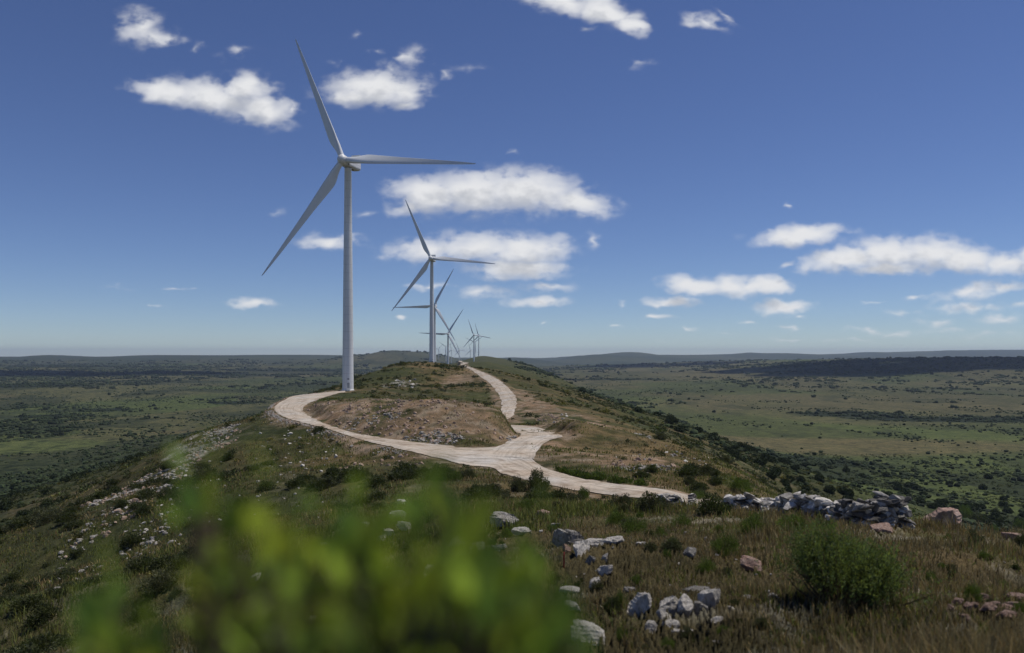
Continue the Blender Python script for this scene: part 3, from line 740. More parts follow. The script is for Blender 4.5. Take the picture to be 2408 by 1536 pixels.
def make_turbine():
    root = empty('wind_turbine', (0, 0, 0))
    prof = [(2.25, -1.2), (2.25, .12), (2.02, .14), (2.0, .6), (1.9, 14), (1.9, 14.04), (1.74, 32), (1.74, 32.05), (1.48, 56), (1.48, 56.05), (1.22, 79.1), (1.30, 79.2), (1.30, 79.6)]
    v, q = lathe(prof, 48); tower = obj('tower', mesh_np('tower', v, q, M_TOWER, True), root)
    # door, steps and vent are turned to face the track
    dd = R(31); ca, sa = math.sin(dd), -math.cos(dd)
    def at(r, side, z): return (ca * r + -sa * side, sa * r + ca * side, z)
    d = obj('door', mesh_np('door', *boxes([(at(2.0, 0, 1.75), (.85, .18, 2.0), dd)]), M_DOOR), tower)
    fr = obj('door_frame', mesh_np('door_frame', *boxes([(at(2.02, -.50, 1.85), (.14, .26, 2.3), dd), (at(2.02, .50, 1.85), (.14, .26, 2.3), dd), (at(2.02, 0, 2.88), (1.14, .26, .14), dd)]), M_RAIL), tower)
    obj('vent', mesh_np('vent', *boxes([(at(1.99, 0, 4.1), (.65, .16, .38), dd)]), M_DARK), tower)
    st = [(at(2.35, 0, .68), (1.5, .9, .10), dd)] + [(at(2.9 + .28 * k, 0, .52 - .17 * k), (1.3, .28, .06), dd) for k in range(4)]
    for s in (-.75, .75):
        st += [(at(2.1, s, 1.2), (.09, .09, 1.0), dd), (at(2.75, s, 1.2), (.09, .09, 1.0), dd), (at(3.7, s, .55), (.09, .09, 1.0), dd), (at(2.42, s, 1.72), (.09, .75, .09), dd)]
    obj('stairs', mesh_np('stairs', *boxes(st), M_RAIL), root)
    for k in range(5): pass
    nac = obj('nacelle', nacelle_mesh(), root, (0, 0, HUB_H + .1))
    cl = [((-1.62, 6.1, 2.9), (.22, .35, 2.2), 0), ((1.62, 6.1, 2.9), (.22, .35, 2.2), 0), ((0, 6.1, 4.0), (3.46, .35, .22), 0), ((0, 6.12, 3.25), (3.0, .22, 1.25), 0)]
    obj('cooler', mesh_np('cooler', *boxes(cl), M_RAIL), nac)
    obj('hatch', mesh_np('hatch', *boxes([((0, 3.0, -1.83), (1.1, 1.6, .08), 0)]), M_DARK), nac)
    hv, hq = lathe([(1.55, -1.7), (1.72, -1.2), (1.78, -.2), (1.74, .6), (1.5, 1.35), (1.05, 1.95), (.5, 2.25), (.02, 2.35)], 36, 'Y')
    hub = obj('rotor_hub', mesh_np('rotor_hub', hv, hq[:, ::-1], M_TOWER, True), root)
    bm_ = blade_mesh()
    for k in range(3):
        b = obj('blade', bm_, hub); b.rotation_euler = (0, -k * 2 * math.pi / 3, 0)
        v, q = lathe([(1.13, 0), (1.16, .1), (1.16, .5), (1.05, .55)], 28)
        v = v[:, [2, 0, 1]] + np.array([1.15, 0, 0])
        obj('blade_collar', mesh_np('blade_collar', v, q, M_TOWER, True), hub).rotation_euler = (0, -k * 2 * math.pi / 3, 0)
    return root

def place_turbine(root, x, y, zg, yaw, theta):
    root.location = (x, y, zg); root.rotation_euler = (0, 0, -R(yaw))
    hub = [c for c in root.children if c.name.startswith('rotor_hub')][0]
    hub.matrix_local = Matrix.Translation((0, -OVER, HUB_H + .25)) @ Matrix.Rotation(R(-5), 4, 'X') @ Matrix.Rotation(-R(theta), 4, 'Y')

def hubpos(x, y, Y, yaw):          # tower foot below a hub seen at a survey mark
    X, Yc, Z = pw(x, y, Y); a = R(yaw)
    return X + math.sin(a) * OVER, Yc + math.cos(a) * OVER, Z - HUB_H - .25
TURB = [  # hub mark, distance, yaw, blade angle, label
 ((806,376),282,16,114,'tallest white wind turbine, standing at the end of the looping gravel track'),
 ((1013,607.5),612,6,114,'second largest white wind turbine, standing on top of the grassy hill'),
 ((1020.4,719.2),955,6,62,'turbine whose tower hides behind the tower on the grassy hilltop'),
 ((1052.9,785.2),1370,3,58,'turbine just right of the hilltop tower, one blade crossing its neighbour'),
 ((1113.9,788),2360,6,110,'left and front tower of the three turbines close together on the far ridge'),
 ((1116.7,804.7),3700,8,155,'lowest hub of the three turbines close together on the far ridge'),
 ((1125.6,789.4),3060,4,107,'right-hand tower of the three turbines close together on the far ridge'),
 ((1106.2,824.2),4760,4,104,'small turbine half sunk behind the far ridge, left of the three close towers'),
 ((1079.7,823.3),4600,4,112,'small distant turbine in the gap just left of the far ridge track'),
 ((1061.5,822.8),5000,4,100,'small distant turbine close to the right of the slim tower beyond the grassy hill'),
 ((1048.4,815.2),4500,4,145,'distant turbine between the grassy hilltop tower and the slim tower beyond it'),
 ((1031.2,820.9),6400,4,50,'tiniest distant turbine, nearest to the grassy hilltop tower')]
T0 = make_turbine()
for k, (h, Y, yaw, th, lab) in enumerate(TURB):
    t = T0 if k == 0 else copy_tree(T0)
    x, y, z = hubpos(*h, Y, yaw); place_turbine(t, x, y, z, yaw, th)
    tag(t, lab, 'wind turbine', 'wind turbines in a line along the ridge')
FOOT = hubpos(806, 376, 282, 16)

# concrete collar and pale crane pad under the first tower
v, q = lathe([(3.0, -1.5), (3.0, -.10), (2.9, -.03), (2.26, .03)], 40)
pad = obj('turbine_foundation', mesh_np('turbine_foundation', v, q, M_CONC, False), None, (FOOT[0], FOOT[1], FOOT[2]))
tag(pad, 'round pale concrete foundation under the tallest turbine', 'foundation')

# ------------------------------------------------------------------ rocks
def ico(sub):
    t = (1 + 5 ** .5) / 2
    V = [(-1,t,0),(1,t,0),(-1,-t,0),(1,-t,0),(0,-1,t),(0,1,t),(0,-1,-t),(0,1,-t),(t,0,-1),(t,0,1),(-t,0,-1),(-t,0,1)]
    Fc = [(0,11,5),(0,5,1),(0,1,7),(0,7,10),(0,10,11),(1,5,9),(5,11,4),(11,10,2),(10,7,6),(7,1,8),(3,9,4),(3,4,2),(3,2,6),(3,6,8),(3,8,9),(4,9,5),(2,4,11),(6,2,10),(8,6,7),(9,8,1)]
    V = [Vector(v).normalized() for v in V]
    for _ in range(sub):
        mid, NF = {}, []
        def md(a, b):
            k = (min(a, b), max(a, b))
            if k not in mid: mid[k] = len(V); V.append(((V[a] + V[b]) / 2).normalized())
            return mid[k]
        for a, b, c in Fc:
            x, y, z = md(a, b), md(b, c), md(c, a); NF += [(a, x, z), (b, y, x), (c, z, y), (x, y, z)]
        Fc = NF
    return np.array([tuple(v) for v in V]), np.array(Fc)
ICO = {k: ico(k) for k in (1, 2, 3, 4)}

def n3(P, s, seed): return (vnoise(P[:, 0] * s + P[:, 2] * s * .7, P[:, 1] * s - P[:, 2] * s * .6, seed) + vnoise(P[:, 1] * s * 1.1 + 5, P[:, 2] * s * 1.2, seed + 9)) / 2 - .5

def rock_shape(seed, sub, cuts=9, flat=.7, rough=.10, bed=0.0):
    r = np.random.default_rng(seed); V, Fc = ICO[sub]; V = V.copy()
    for k in range(cuts):                                   # split faces of broken stone, most of them steep or along the bedding
        n = r.normal(size=3) * np.array([1, 1, .35 if k % 3 else 1.6]); n /= np.linalg.norm(n); d = r.uniform(.36, .78)
        s = V @ n - d; V = V - np.maximum(s, 0)[:, None] * n * .97
    V = V * (1 + n3(V, 2.3, seed)[:, None] * rough * 2.2 + n3(V, 6.5, seed + 3)[:, None] * rough * 1.3 + (n3(V, 15, seed + 5)[:, None] * rough * .9 if sub > 2 else 0))
    if bed:
        st = .17; w = V[:, 2] + V[:, 0] * .18 + n3(V, 1.4, seed + 8) * .3; q = np.floor(w / st); f = w / st - q
        V[:, 2] += bed * ((q + sst(f, .35, .65)) * st - w); V[:, :2] *= (1 - .10 * bed * (vnoise(q * 3.7, q * 0 + seed, 4) - .4))[:, None]
    V[:, 2] *= flat
    return V / np.abs(V[:, :2]).max(), Fc
ROCKS = {}
def rock_mesh(kind, var):
    if (kind, var) not in ROCKS:
        m = {'white': M_WHITE_ROCK, 'grey': M_GREY_ROCK, 'pink': M_PINK_ROCK}[kind]
        v, f = rock_shape(var * 13 + 5, 4, 12 + var % 6, .42 + .10 * (var % 4), .12, .22 if kind == 'pink' else .5)
        me = mesh_np('rock', v, f, m, False); ROCKS[(kind, var)] = me
    return ROCKS[(kind, var)]
ROCKLIST = []
def rock(mark, wpx, hpx, kind, var, label, group=None, rz=0.0, sink=.30, tilt=(0, 0), depth=.8):
    """a rock whose foot stands at the survey mark; size from its width and height there"""
    g = ground(*mark); s = g.y / F
    me = rock_mesh(kind, var)
    zz = np.array([v.co.z for v in me.vertices]); h = zz.max() - zz.min()
    o = obj('rock', me)
    wpx *= 1.25; hpx *= .92; w = wpx * s / 2; ROCKLIST.append((g.x, g.y + w * depth * .5, w)); o.scale = (w, w * depth, hpx * s * (1 + sink) / h)
    y_ = g.y + w * depth * .5
    o.location = (g.x * y_ / g.y, y_, float(Zt(g.x * y_ / g.y, y_)[0]) - zz.min() * o.scale[2] - hpx * s * sink - .02)
    o.rotation_euler = (tilt[0], tilt[1], rz)
    return tag(o, label, 'rock', group)

rock((1390,1510),86,58,'white',1,'squarish white block of rock with a flat lit top, lowest in the grass',rz=.4,depth=.9)
rock((1505,1452),62,58,'white',2,'tall white rock with a dark shaded face at the left end of the ledge',rz=1.0)
rock((1575,1440),62,40,'white',3,'pale ledge block just right of the tall rock with the shaded face',rz=.3,depth=.7,tilt=(0,-.1))
rock((1618,1442),66,52,'white',13,'middle block of the pale ledge, with a sloping top',rz=1.3,depth=.6,tilt=(.1,-.2))
rock((1640,1448),44,30,'grey',8,'grey broken piece in front of the right half of the pale ledge',rz=2.2)
rock((1668,1440),70,48,'white',4,'largest white block, at the right end of the pale ledge',rz=2.0,tilt=(0,.12))
rock((1640,1395),70,24,'grey',5,'thin grey slab lying just above the pale ledge',tilt=(0,-.15),depth=.5)
rock((1560,1456),40,26,'white',6,'white stone below the shaded gap of the ledge')
rock((1530,1483),30,26,'white',7,'small upright white stone, left of the chips below the ledge',rz=.6)
rock((1580,1472),44,16,'white',8,'flat white chip below the ledge, upper one of a pair')
rock((1590,1487),40,13,'white',9,'flat white chip below the ledge, lower one of a pair')
rock((1620,1480),26,14,'white',10,'little white stone right of the two flat chips')
rock((1682,1470),40,24,'white',11,'rounded white stone below the right end of the ledge',rz=.9)
rock((1718,1437),30,12,'white',12,'low pale stone right beside the largest block of the ledge')
rock((1758,1412),26,12,'grey',13,'small pale stone in the grass, right of the ledge')
rock((1818,1408),30,14,'white',14,'pale stone in front of the left foot of the big bush')
rock((1690,1513),22,8,'grey',15,'flat pale stone bedded in the lowest grass')
rock((1770,1341),54,30,'pink',1,'pinkish block of rock in open grass, left of the big bush',rz=.3)
rock((2216,1245),88,56,'pink',2,'largest pink boulder, at the end of the stone wall',rz=.5,depth=.9,tilt=(0,-.1))
rock((2075,1252),60,24,'pink',3,'low orange-pink rock just in front of the wall end',rz=1.2)
rock((2380,1275),66,24,'pink',4,'low brown rock at the right edge of the hilltop',rz=.2)
rock((1280,1216),32,17,'pink',5,'tan oval stone in grass below the gravel road',rz=.2)
rock((1333,1303),26,26,'pink',6,'small pinkish stone beside the pale outcrop')
rock((1366,1310),56,42,'white',16,'bright white tilted rock with a dark crack',rz=.9,tilt=(0,-.35),depth=.6)
rock((1335,1282),64,46,'grey',17,'grey pointed rock leaning over the bright cracked one',rz=.2,depth=.6,tilt=(0,.15))
rock((1405,1284),60,18,'white',18,'low white slab to the right of the grey pointed rock',depth=.5)
rock((1450,1284),60,20,'white',19,'white slab with rounded right end, beside another low slab',depth=.5)
rock((1510,1279),24,8,'white',20,'thin white chip at the far right of the low slabs')
rock((1390,1324),24,22,'grey',21,'small grey stone under the low white slabs')
rock((1423,1322),14,22,'white',22,'small pointed white stone standing upright in the grass')
rock((1425,1352),40,24,'white',23,'round white stone below the slabs, alone in brown grass')
rock((1400,1385),32,24,'white',24,'white stone above the hollow, third below the slabs',rz=.5)
rock((1405,1372),30,14,'grey',25,'flat grey stone lying on the far side of a white stone')
rock((1340,1395),44,18,'white',26,'half hidden white stone at the edge of the blurred leaves')
rock((1345,1447),52,24,'white',27,'low white stone above the squarish block')
rock((1480,1388),24,12,'grey',28,'small round grey stone in brown grass above the ledge')
rock((1625,1310),34,20,'grey',29,'grey stone tucked between two green shrubs')
rock((1690,1392),30,12,'grey',30,'small grey stone in grass just above the right end of the ledge')
rock((1180,1243),66,38,'grey',31,'broad pale outcrop in brown grass below the road bend',depth=.7)
rock((1225,1262),56,18,'white',32,'low white stones strung out right below the broad outcrop',depth=.5)
rock((1310,1240),24,10,'white',33,'white chip in grass just below the tan stone')
rock((1120,1303),50,30,'white',34,'white rock half behind blurred leaves, left of the slabs',rz=.3)
rock((1075,1290),40,26,'white',35,'white rock half behind blurred leaves, further left')
rock((1175,1300),60,26,'grey',36,'grey rock between blurred sprigs')
for k, (x, y, w, h) in enumerate([(940,1200,34,26),(930,1228,44,30),(948,1250,40,24),(915,1272,34,28),(900,1284,36,30),(935,1215,22,14),(960,1240,20,14),(905,1262,18,12)]):
    rock((x, y), w, h, 'white', 40 + k, 'white rock in the short chain running down the brow of the near hill', 'chain of white rocks on the brow', rz=k * .7)
for k, (x, y, w, h) in enumerate([(520,1465,60,26),(640,1430,46,26),(690,1400,50,34),(560,1500,44,20),(760,1290,30,16),(600,1370,40,18),(820,1300,36,22),(860,1240,26,14),(1010,1350,50,26),(1060,1420,44,24),(720,1480,60,30),(1040,1500,60,34),(830,1440,50,26),(1200,1470,50,30),(950,1460,60,24)]):
    rock((x, y), w, h, 'white' if k % 3 else 'grey', 50 + k, 'pale rock on the near slope, seen dimly through the blurred foreground leaves', 'pale rocks behind the blurred shrub', rz=k * .9)
# low stony heap at lower right
for k in range(16):
    x, y = 2225 + (k * 53) % 180, 1412 + (k * 37) % 46
    rock((x, y), 22 + (k * 7) % 24, 13 + (k * 5) % 9, 'pink', 70 + k % 6, 'reddish stone in the low heap at the lower right edge of the grass', 'low heap of reddish stones', rz=k * 1.1)

# small white stones lying over the left slope, the nearest as single rocks
cand = []
r2 = np.random.default_rng(5)
def slope_point(xr, yr): return r2.uniform(*xr), r2.uniform(*yr)
zones = [((395,520),(1010,1130),70),((330,480),(1120,1240),55),((280,430),(1190,1300),30),((600,830),(1010,1130),70),((480,760),(1080,1260),45),((930,975),(895,915),14),((1300,1345),(970,1010),12),((1450,1700),(1060,1120),14)]
for xr, yr, n in zones:
    for k in range(n): cand.append((*slope_point(xr, yr), r2.uniform(4, 13)))
for k, (x, y, w) in enumerate(cand):
    g = ground(x, y)
    co, i, d = kd.find((g.x, g.y, 0))
    if d < 2.5 or g.y > 700: continue
    o = obj('rock', rock_mesh('grey' if k % 3 == 0 else 'white', 40 + k % 12)); s = w * g.y / F / 2
    o.scale = (s, s * r2.uniform(.6, 1), s * r2.uniform(.5, .9)); o.rotation_euler = (r2.uniform(-.3, .3), r2.uniform(-.3, .3), r2.uniform(0, 6.3)); o.location = (g.x, g.y, g.z + s * .15)
    tag(o, 'small pale stone lying on the rough hillside beyond the near brow', 'rock', 'pale stones over the hillside')

for k in range(150):
    x, y = r2.uniform(880, 2380), r2.uniform(1215, 1530)
    cl = min(math.hypot((x - a) / 1.6, y - b) for a, b in ((1390, 1300), (1600, 1440), (1400, 1380), (1150, 1260), (1700, 1400), (1480, 1360), (1250, 1300)))
    if cl > 95 and r2.random() > .18: continue
    g = ground(x, y); w = r2.uniform(4, 15) * g.y / F / 2
    o = obj('stone', rock_mesh('white' if k % 4 else 'grey', 40 + k % 12)); o.scale = (w, w * r2.uniform(.6, 1), w * r2.uniform(.6, 1.1)); o.rotation_euler = (r2.uniform(-.3, .3), r2.uniform(-.3, .3), r2.uniform(0, 6.3)); o.location = (g.x, g.y, g.z + w * .12); ROCKLIST.append((g.x, g.y, w))
    tag(o, 'small pale stone lying in the grass of the near hilltop', 'stone', 'small stones in the near grass')

def merge(protos, X, Y, Z, S, rots, squash=None, tints=None):
    """many small copies laid out as one shape: protos = [(V, F, C)]"""
    Vs, Fs, Cs, o = [], {}, [], 0
    which = rng.integers(0, len(protos), len(X))
    for p, (V, Fc, Cc) in enumerate(protos):
        k = np.nonzero(which == p)[0]
        if not len(k): continue
        c, s = np.cos(rots[k])[:, None], np.sin(rots[k])[:, None]
        sz = S[k][:, None]; q = sz if squash is None else sz * squash[k][:, None]
        W = np.stack([(V[None, :, 0] * c - V[None, :, 1] * s) * sz + X[k][:, None], (V[None, :, 0] * s + V[None, :, 1] * c) * sz + Y[k][:, None], V[None, :, 2] * q + Z[k][:, None]], -1)
        Vs.append(W.reshape(-1, 3))
        f = (Fc[None] + (np.arange(len(k)) * len(V))[:, None, None]).reshape(-1, Fc.shape[1]) + o
        Fs.setdefault(Fc.shape[1], []).append(f)
        if Cc is not None:
            cc = np.repeat(Cc[None], len(k), 0) * (1 if tints is None else tints[k][:, None, :])
            Cs.append(cc.reshape(-1, 3))
        o += len(k) * len(V)
    return np.concatenate(Vs), [np.concatenate(f) for f in Fs.values()], (np.concatenate(Cs) if Cs else None)

# rubble along the outer edge of the track, on the cut bank and down the scree: nobody could count it
def rubble():
    X, Y, S = [], [], []
    n = len(gridA)
    for k in range(2600):
        i = r2.integers(20, int(n * .66)); p = gridA[i, 0]; d = gridA[i, 0] - gridA[i, 12]; d = d[:2] / (np.linalg.norm(d[:2]) + 1e-6)
        t = abs(r2.normal()) * 1.6 + .5
        if vnoise(np.array([i / 14.]), np.array([3.]), 71)[0] < .38 and t > .9: continue
        q = p[:2] + d * t + r2.normal(size=2) * .4; X.append(q[0]); Y.append(q[1]); S.append(.06 + r2.random() ** 3 * .30)
    for (cx_, cy_2, rx, ry, m_) in ((-18,152,16,12,1500),(-34,168,13,12,900),(-9,138,9,6,700),(-47,186,7,9,300),(-60,148,7,24,1200),(-55,118,5,14,500),(-47,95,4,12,350),(-56,400,8,22,260),(10,222,4,16,260),(-16,112,10,7,260),(18,105,5,8,200)):
        th, rr = r2.uniform(0, 6.283, m_), np.sqrt(r2.random(m_)); x, y = cx_ + rx * rr * np.cos(th), cy_2 + ry * rr * np.sin(th)
        X += list(x); Y += list(y); S += list(.05 + r2.random(m_) ** 6 * .50)
    X, Y, S = map(np.array, (X, Y, S)); k_ = (fbm(X / 5, Y / 5, 3, 88) > .47) | (r2.random(len(X)) < .22); X, Y, S = X[k_], Y[k_], S[k_]
    ok = np.array([kd.find((a, b, 0))[2] > .55 + s for a, b, s in zip(X, Y, S)])
    X, Y, S = X[ok], Y[ok], S[ok]
    pr = [(*rock_shape(300 + k, 1, 9, .7, .10), None) for k in range(7)]
    V, Fs, _ = merge(pr, X, Y, Zt(X, Y) + S * .1, S, r2.uniform(0, 6.28, len(X)))
    o = obj('loose_rubble', mesh_np('loose_rubble', V, Fs, M_RUBBLE, False)); tag(o, kind='stuff')
rubble()
def gravel_banks():
    X, Y, S = [], [], []
    n = len(gridA)
    for k in range(2600):
        i = r2.integers(int(n * .30), int(n * .74)); p = gridA[i, 0]; d = gridA[i, 0] - gridA[i, 12]; d = d[:2] / (np.linalg.norm(d[:2]) + 1e-6)
        if vnoise(np.array([i / 16.]), np.array([7.]), 72)[0] < .42: continue
        q = p[:2] + d * (.5 + abs(r2.normal()) * 1.9) + r2.normal(size=2) * .3; X.append(q[0]); Y.append(q[1]); S.append(.05 + r2.random() ** 3 * .26)
    for (cx_, cy_2, rx, ry, m_) in ((-15,134,7,5,900),(-56,400,9,22,300),(17,100,4,5,160),(28,130,1.6,14,150),(26,160,1.5,16,150),(-30,152,9,5,350),(2,140,3,5,200),(-61,150,5,26,1100),(-56,122,3,16,650),(-48,99,2.6,15,420),(-39,78,2.6,13,300),(-30,60,3,9,120)):
        th, rr = r2.uniform(0, 6.283, m_), np.sqrt(r2.random(m_)); X += list(cx_ + rx * rr * np.cos(th)); Y += list(cy_2 + ry * rr * np.sin(th)); S += list(.05 + r2.random(m_) ** 4 * .4)
    X, Y, S = map(np.array, (X, Y, S)); ok = np.array([kd.find((a, b, 0))[2] > .5 + s for a, b, s in zip(X, Y, S)]); X, Y, S = X[ok], Y[ok], S[ok]
    V, Fs, _ = merge([(*rock_shape(340 + k, 1, 9, .7, .10), None) for k in range(6)], X, Y, Zt(X, Y) + S * .1, S, r2.uniform(0, 6.28, len(X)))
    tag(obj('grey_gravel', mesh_np('grey_gravel', V, Fs, M_GREY_ROCK, False)), kind='stuff')
gravel_banks()

# ------------------------------------------------------------------ dry stone wall
def wall(name, marks, label, seed):
    r = np.random.default_rng(seed); V, Fq, o = [], [], 0; mi = []
    pts = [(ground(x, yb), ht) for x, yb, ht in marks]
    P = np.array([[p.x, p.y, .95 * h * p.y / F] for p, h in pts]); d = np.concatenate([[0], np.cumsum(np.hypot(*np.diff(P[:, :2], axis=0).T))])
    t = 0.0
    shapes = [rock_shape(500 + k, 2, 20, .42, .10) for k in range(10)]
    while t < d[-1]:
        x, y, h = (float(np.interp(t, d, P[:, k])) for k in range(3))
        gz = float(Zt(x, y)[0]); z = gz - .05; lvl = 0
        while z < gz + h * r.uniform(.82, 1.08):
            for row in (-.16, .16):
                w = r.uniform(.10, .34); hh = r.uniform(.07, .18)
                v, f = shapes[r.integers(10)]
                a = r.uniform(-.5, .5); v = v * np.array([w * 1.25, w * .8, hh * 2.1])
                v = np.stack([v[:, 0] * math.cos(a) - v[:, 1] * math.sin(a), v[:, 0] * math.sin(a) + v[:, 1] * math.cos(a), v[:, 2] + v[:, 0] * r.uniform(-.35, .35)], -1)
                V.append(v + np.array([x + r.uniform(-.1, .1), y + row + r.uniform(-.08, .08), z + hh * .7])); Fq.append(f + o); o += len(v)
                top_ = z > gz + h * .62; mi += [(0 if r.random() < .62 else 1) if top_ and t < d[-1] * .82 else (2 if r.random() < .45 else int(r.random() < .75))] * len(f)  # light and shade by stone colour: pale lit top, darker foot and right end
            z += hh * 1.25; lvl += 1
        t += r.uniform(.15, .26)
    me = mesh_np(name, np.concatenate(V), np.concatenate(Fq), [M_WHITE_ROCK, M_GREY_ROCK, M_DARK_ROCK], False, None, mi)
    return tag(obj(name, me), label, 'stone wall')
wall('stone_wall', [(1715,1204,34),(1760,1208,44),(1800,1212,34),(1850,1216,48),(1900,1222,50),(1950,1226,42),(2000,1232,50),(2040,1238,54),(2080,1242,64),(2122,1244,74)], 'long tumbled dry stone wall of white stones with a dark shaded higher end', 3)
wall('stone_wall', [(1552,1192,20),(1590,1190,20),(1630,1188,24)], 'short low stretch of tumbled wall left of the dark bush', 4)
g = ground(1326,1338)
tag(obj('marker_stake', mesh_np('marker_stake', *boxes([((0, 0, .06), (.022, .022, .30), .3), ((.004, 0, .225), (.018, .018, .05), .8)]), M_RED), None, g), 'thin red stake pushed into the grass beside pale rocks', 'stake')

# ------------------------------------------------------------------ foliage building
def leaf_quads(C, D, Nn, L, W, tint):
    """rhombic leaves: base point C, direction D, normal Nn, length L, width W"""
    D = D / (np.linalg.norm(D, axis=1)[:, None] + 1e-9); S = np.cross(D, Nn); S /= (np.linalg.norm(S, axis=1)[:, None] + 1e-9)
    Nn = np.cross(S, D)
    a = C; b = C + D * (L * .45)[:, None] + S * (W * .5)[:, None] + Nn * (L * .06)[:, None]; c = C + D * L[:, None] - Nn * (L * .08)[:, None]; d = C + D * (L * .45)[:, None] - S * (W * .5)[:, None] + Nn * (L * .06)[:, None]
    V = np.stack([a, b, c, d], 1).reshape(-1, 3); Q = np.arange(len(V)).reshape(-1, 4)
    return V, Q, np.repeat(tint, 4, 0)

def rand_unit(r, n):
    v = r.normal(size=(n, 3)); return v / np.linalg.norm(v, axis=1)[:, None]
def leaf_tint(r, n, var=.3, yellow=.15):
    b = 1 + r.normal(size=(n, 1)) * var; y = r.random((n, 1)) * yellow
    return np.clip(np.concatenate([b * (1 + y), b, b * (1 - y)], 1), .25, 2.2)

def tube(path, r0, r1, seg=6):
    P = np.array(path, float); n = len(P); V = []
    for k in range(n):
        d = P[min(k + 1, n - 1)] - P[max(k - 1, 0)]; d = d / (np.linalg.norm(d) + 1e-9)
        a = np.cross(d, [.3, .9, .1]); a /= np.linalg.norm(a) + 1e-9; b = np.cross(d, a); r = r0 + (r1 - r0) * k / (n - 1)
        th = np.linspace(0, 2 * math.pi, seg, endpoint=False)
        V.append(P[k] + r * (np.cos(th)[:, None] * a + np.sin(th)[:, None] * b))
    ix = np.arange(n * seg).reshape(n, seg); nx = np.roll(ix, -1, 1)
    return np.concatenate(V), np.stack([ix[:-1], nx[:-1], nx[1:], ix[1:]], -1).reshape(-1, 4)

def join(parts):
    V, Q, o = [], [], 0
    for v, q in parts: V.append(v); Q.append(q + o); o += len(v)
    return np.concatenate(V), np.concatenate(Q)

def dome_shrub(seed, n, leaf, lobes=9, tall=.9, up=.35):
    """cushion of leaf clumps on short twigs: unit radius, about `tall` high"""
    r = np.random.default_rng(seed)
    cl = rand_unit(r, lobes * 6); cl[:, 2] = np.abs(cl[:, 2]); rad = r.uniform(.45, 1.0, len(cl))
    ctr = cl * rad[:, None] * np.array([.78, .78, tall * .8]); sz = r.uniform(.14, .30, len(cl))
    k = r.integers(0, len(cl), n); d = rand_unit(r, n)
    P = ctr[k] + d * (sz[k] * r.random(n) ** .4)[:, None]; P[:, 2] = np.abs(P[:, 2]) + .02
    D = d + np.array([0, 0, up]) + (ctr[k] * .5); Nn = rand_unit(r, n)
    sc = r.uniform(.6, 1.3, n)
    tn = leaf_tint(r, n) * (1 + (r.normal(size=(len(cl), 1)) * .22)[k])
    return leaf_quads(P, D, Nn, leaf * sc, leaf * .5 * sc, np.clip(tn, .2, 2.4))

def shrub_stems(seed, n, h, spread, r0=.03):
    r = np.random.default_rng(seed); parts = []
    for k in range(n):
        a = r.uniform(0, 6.283); e = spread * r.uniform(.4, 1); p = [(0, 0, -.08)]
        for t in (.35, .7, 1.0): p.append((math.cos(a) * e * t ** 1.2 + r.normal() * .02, math.sin(a) * e * t ** 1.2 + r.normal() * .02, h * t * r.uniform(.9, 1.05)))
        parts.append(tube(p, r0, r0 * .3, 5))
    return join(parts)

def broom_bush(seed, nst, leaf):
    """loose bush of many fine ascending shoots set with small leaves, in uneven lobes"""
    r = np.random.default_rng(seed); P, D, st, tn = [], [], [], []
    nl = 13; la = r.uniform(0, 6.283, nl); lr = np.sqrt(r.random(nl)) * .78; lt = (1.0 - .42 * lr ** 2) * r.uniform(.78, 1.04, nl); lw = r.uniform(.16, .30, nl); ltn = r.uniform(.75, 1.25, nl)
    for k in range(nst):
        i = r.integers(nl); cx, cy = math.cos(la[i]) * lr[i] + r.normal() * lw[i], math.sin(la[i]) * lr[i] + r.normal() * lw[i]
        rad = min(1.0, math.hypot(cx, cy)); top = lt[i] * r.uniform(.50, 1.03) * (1 - .12 * rad)
        base = np.array([cx * .12, cy * .12, 0.0]); tip = np.array([cx, cy, top])
        mid = base * .45 + tip * .55 + np.array([cx * .16, cy * .16, -.12 * rad])
        m_ = 30; t = (r.random(m_) ** .65 * .52 + .48)[:, None]
        q = (1 - t) ** 2 * base + 2 * t * (1 - t) * mid + t * t * tip; dd = 2 * (1 - t) * (mid - base) + 2 * t * (tip - mid); dd /= np.linalg.norm(dd, axis=1)[:, None]
        P.append(q + r.normal(size=q.shape) * .022); D.append(dd * .7 + rand_unit(r, m_) * 1.0); tn.append(np.full((m_, 1), ltn[i]))
        if k % 8 == 0: st.append(tube([base - [0, 0, .06], (base * .25 + mid * .5 + tip * .25) + r.normal(size=3) * .02, tip * .93], .016, .002, 5))
    for k in range(9):
        a = r.uniform(0, 6.283); e = r.uniform(.5, .95); st.append(tube([(0, 0, -.06), (math.cos(a) * e * .4, math.sin(a) * e * .4, .22), (math.cos(a) * e, math.sin(a) * e, r.uniform(.3, .8))], .02, .004, 5))
    P, D, tn = np.concatenate(P), np.concatenate(D), np.concatenate(tn); n = len(P); sc = r.uniform(.6, 1.3, n)
    return leaf_quads(P, D, rand_unit(r, n), leaf * sc, leaf * .36 * sc, np.clip(leaf_tint(r, n, .25, .25) * tn, .25, 2.2)), join(st)

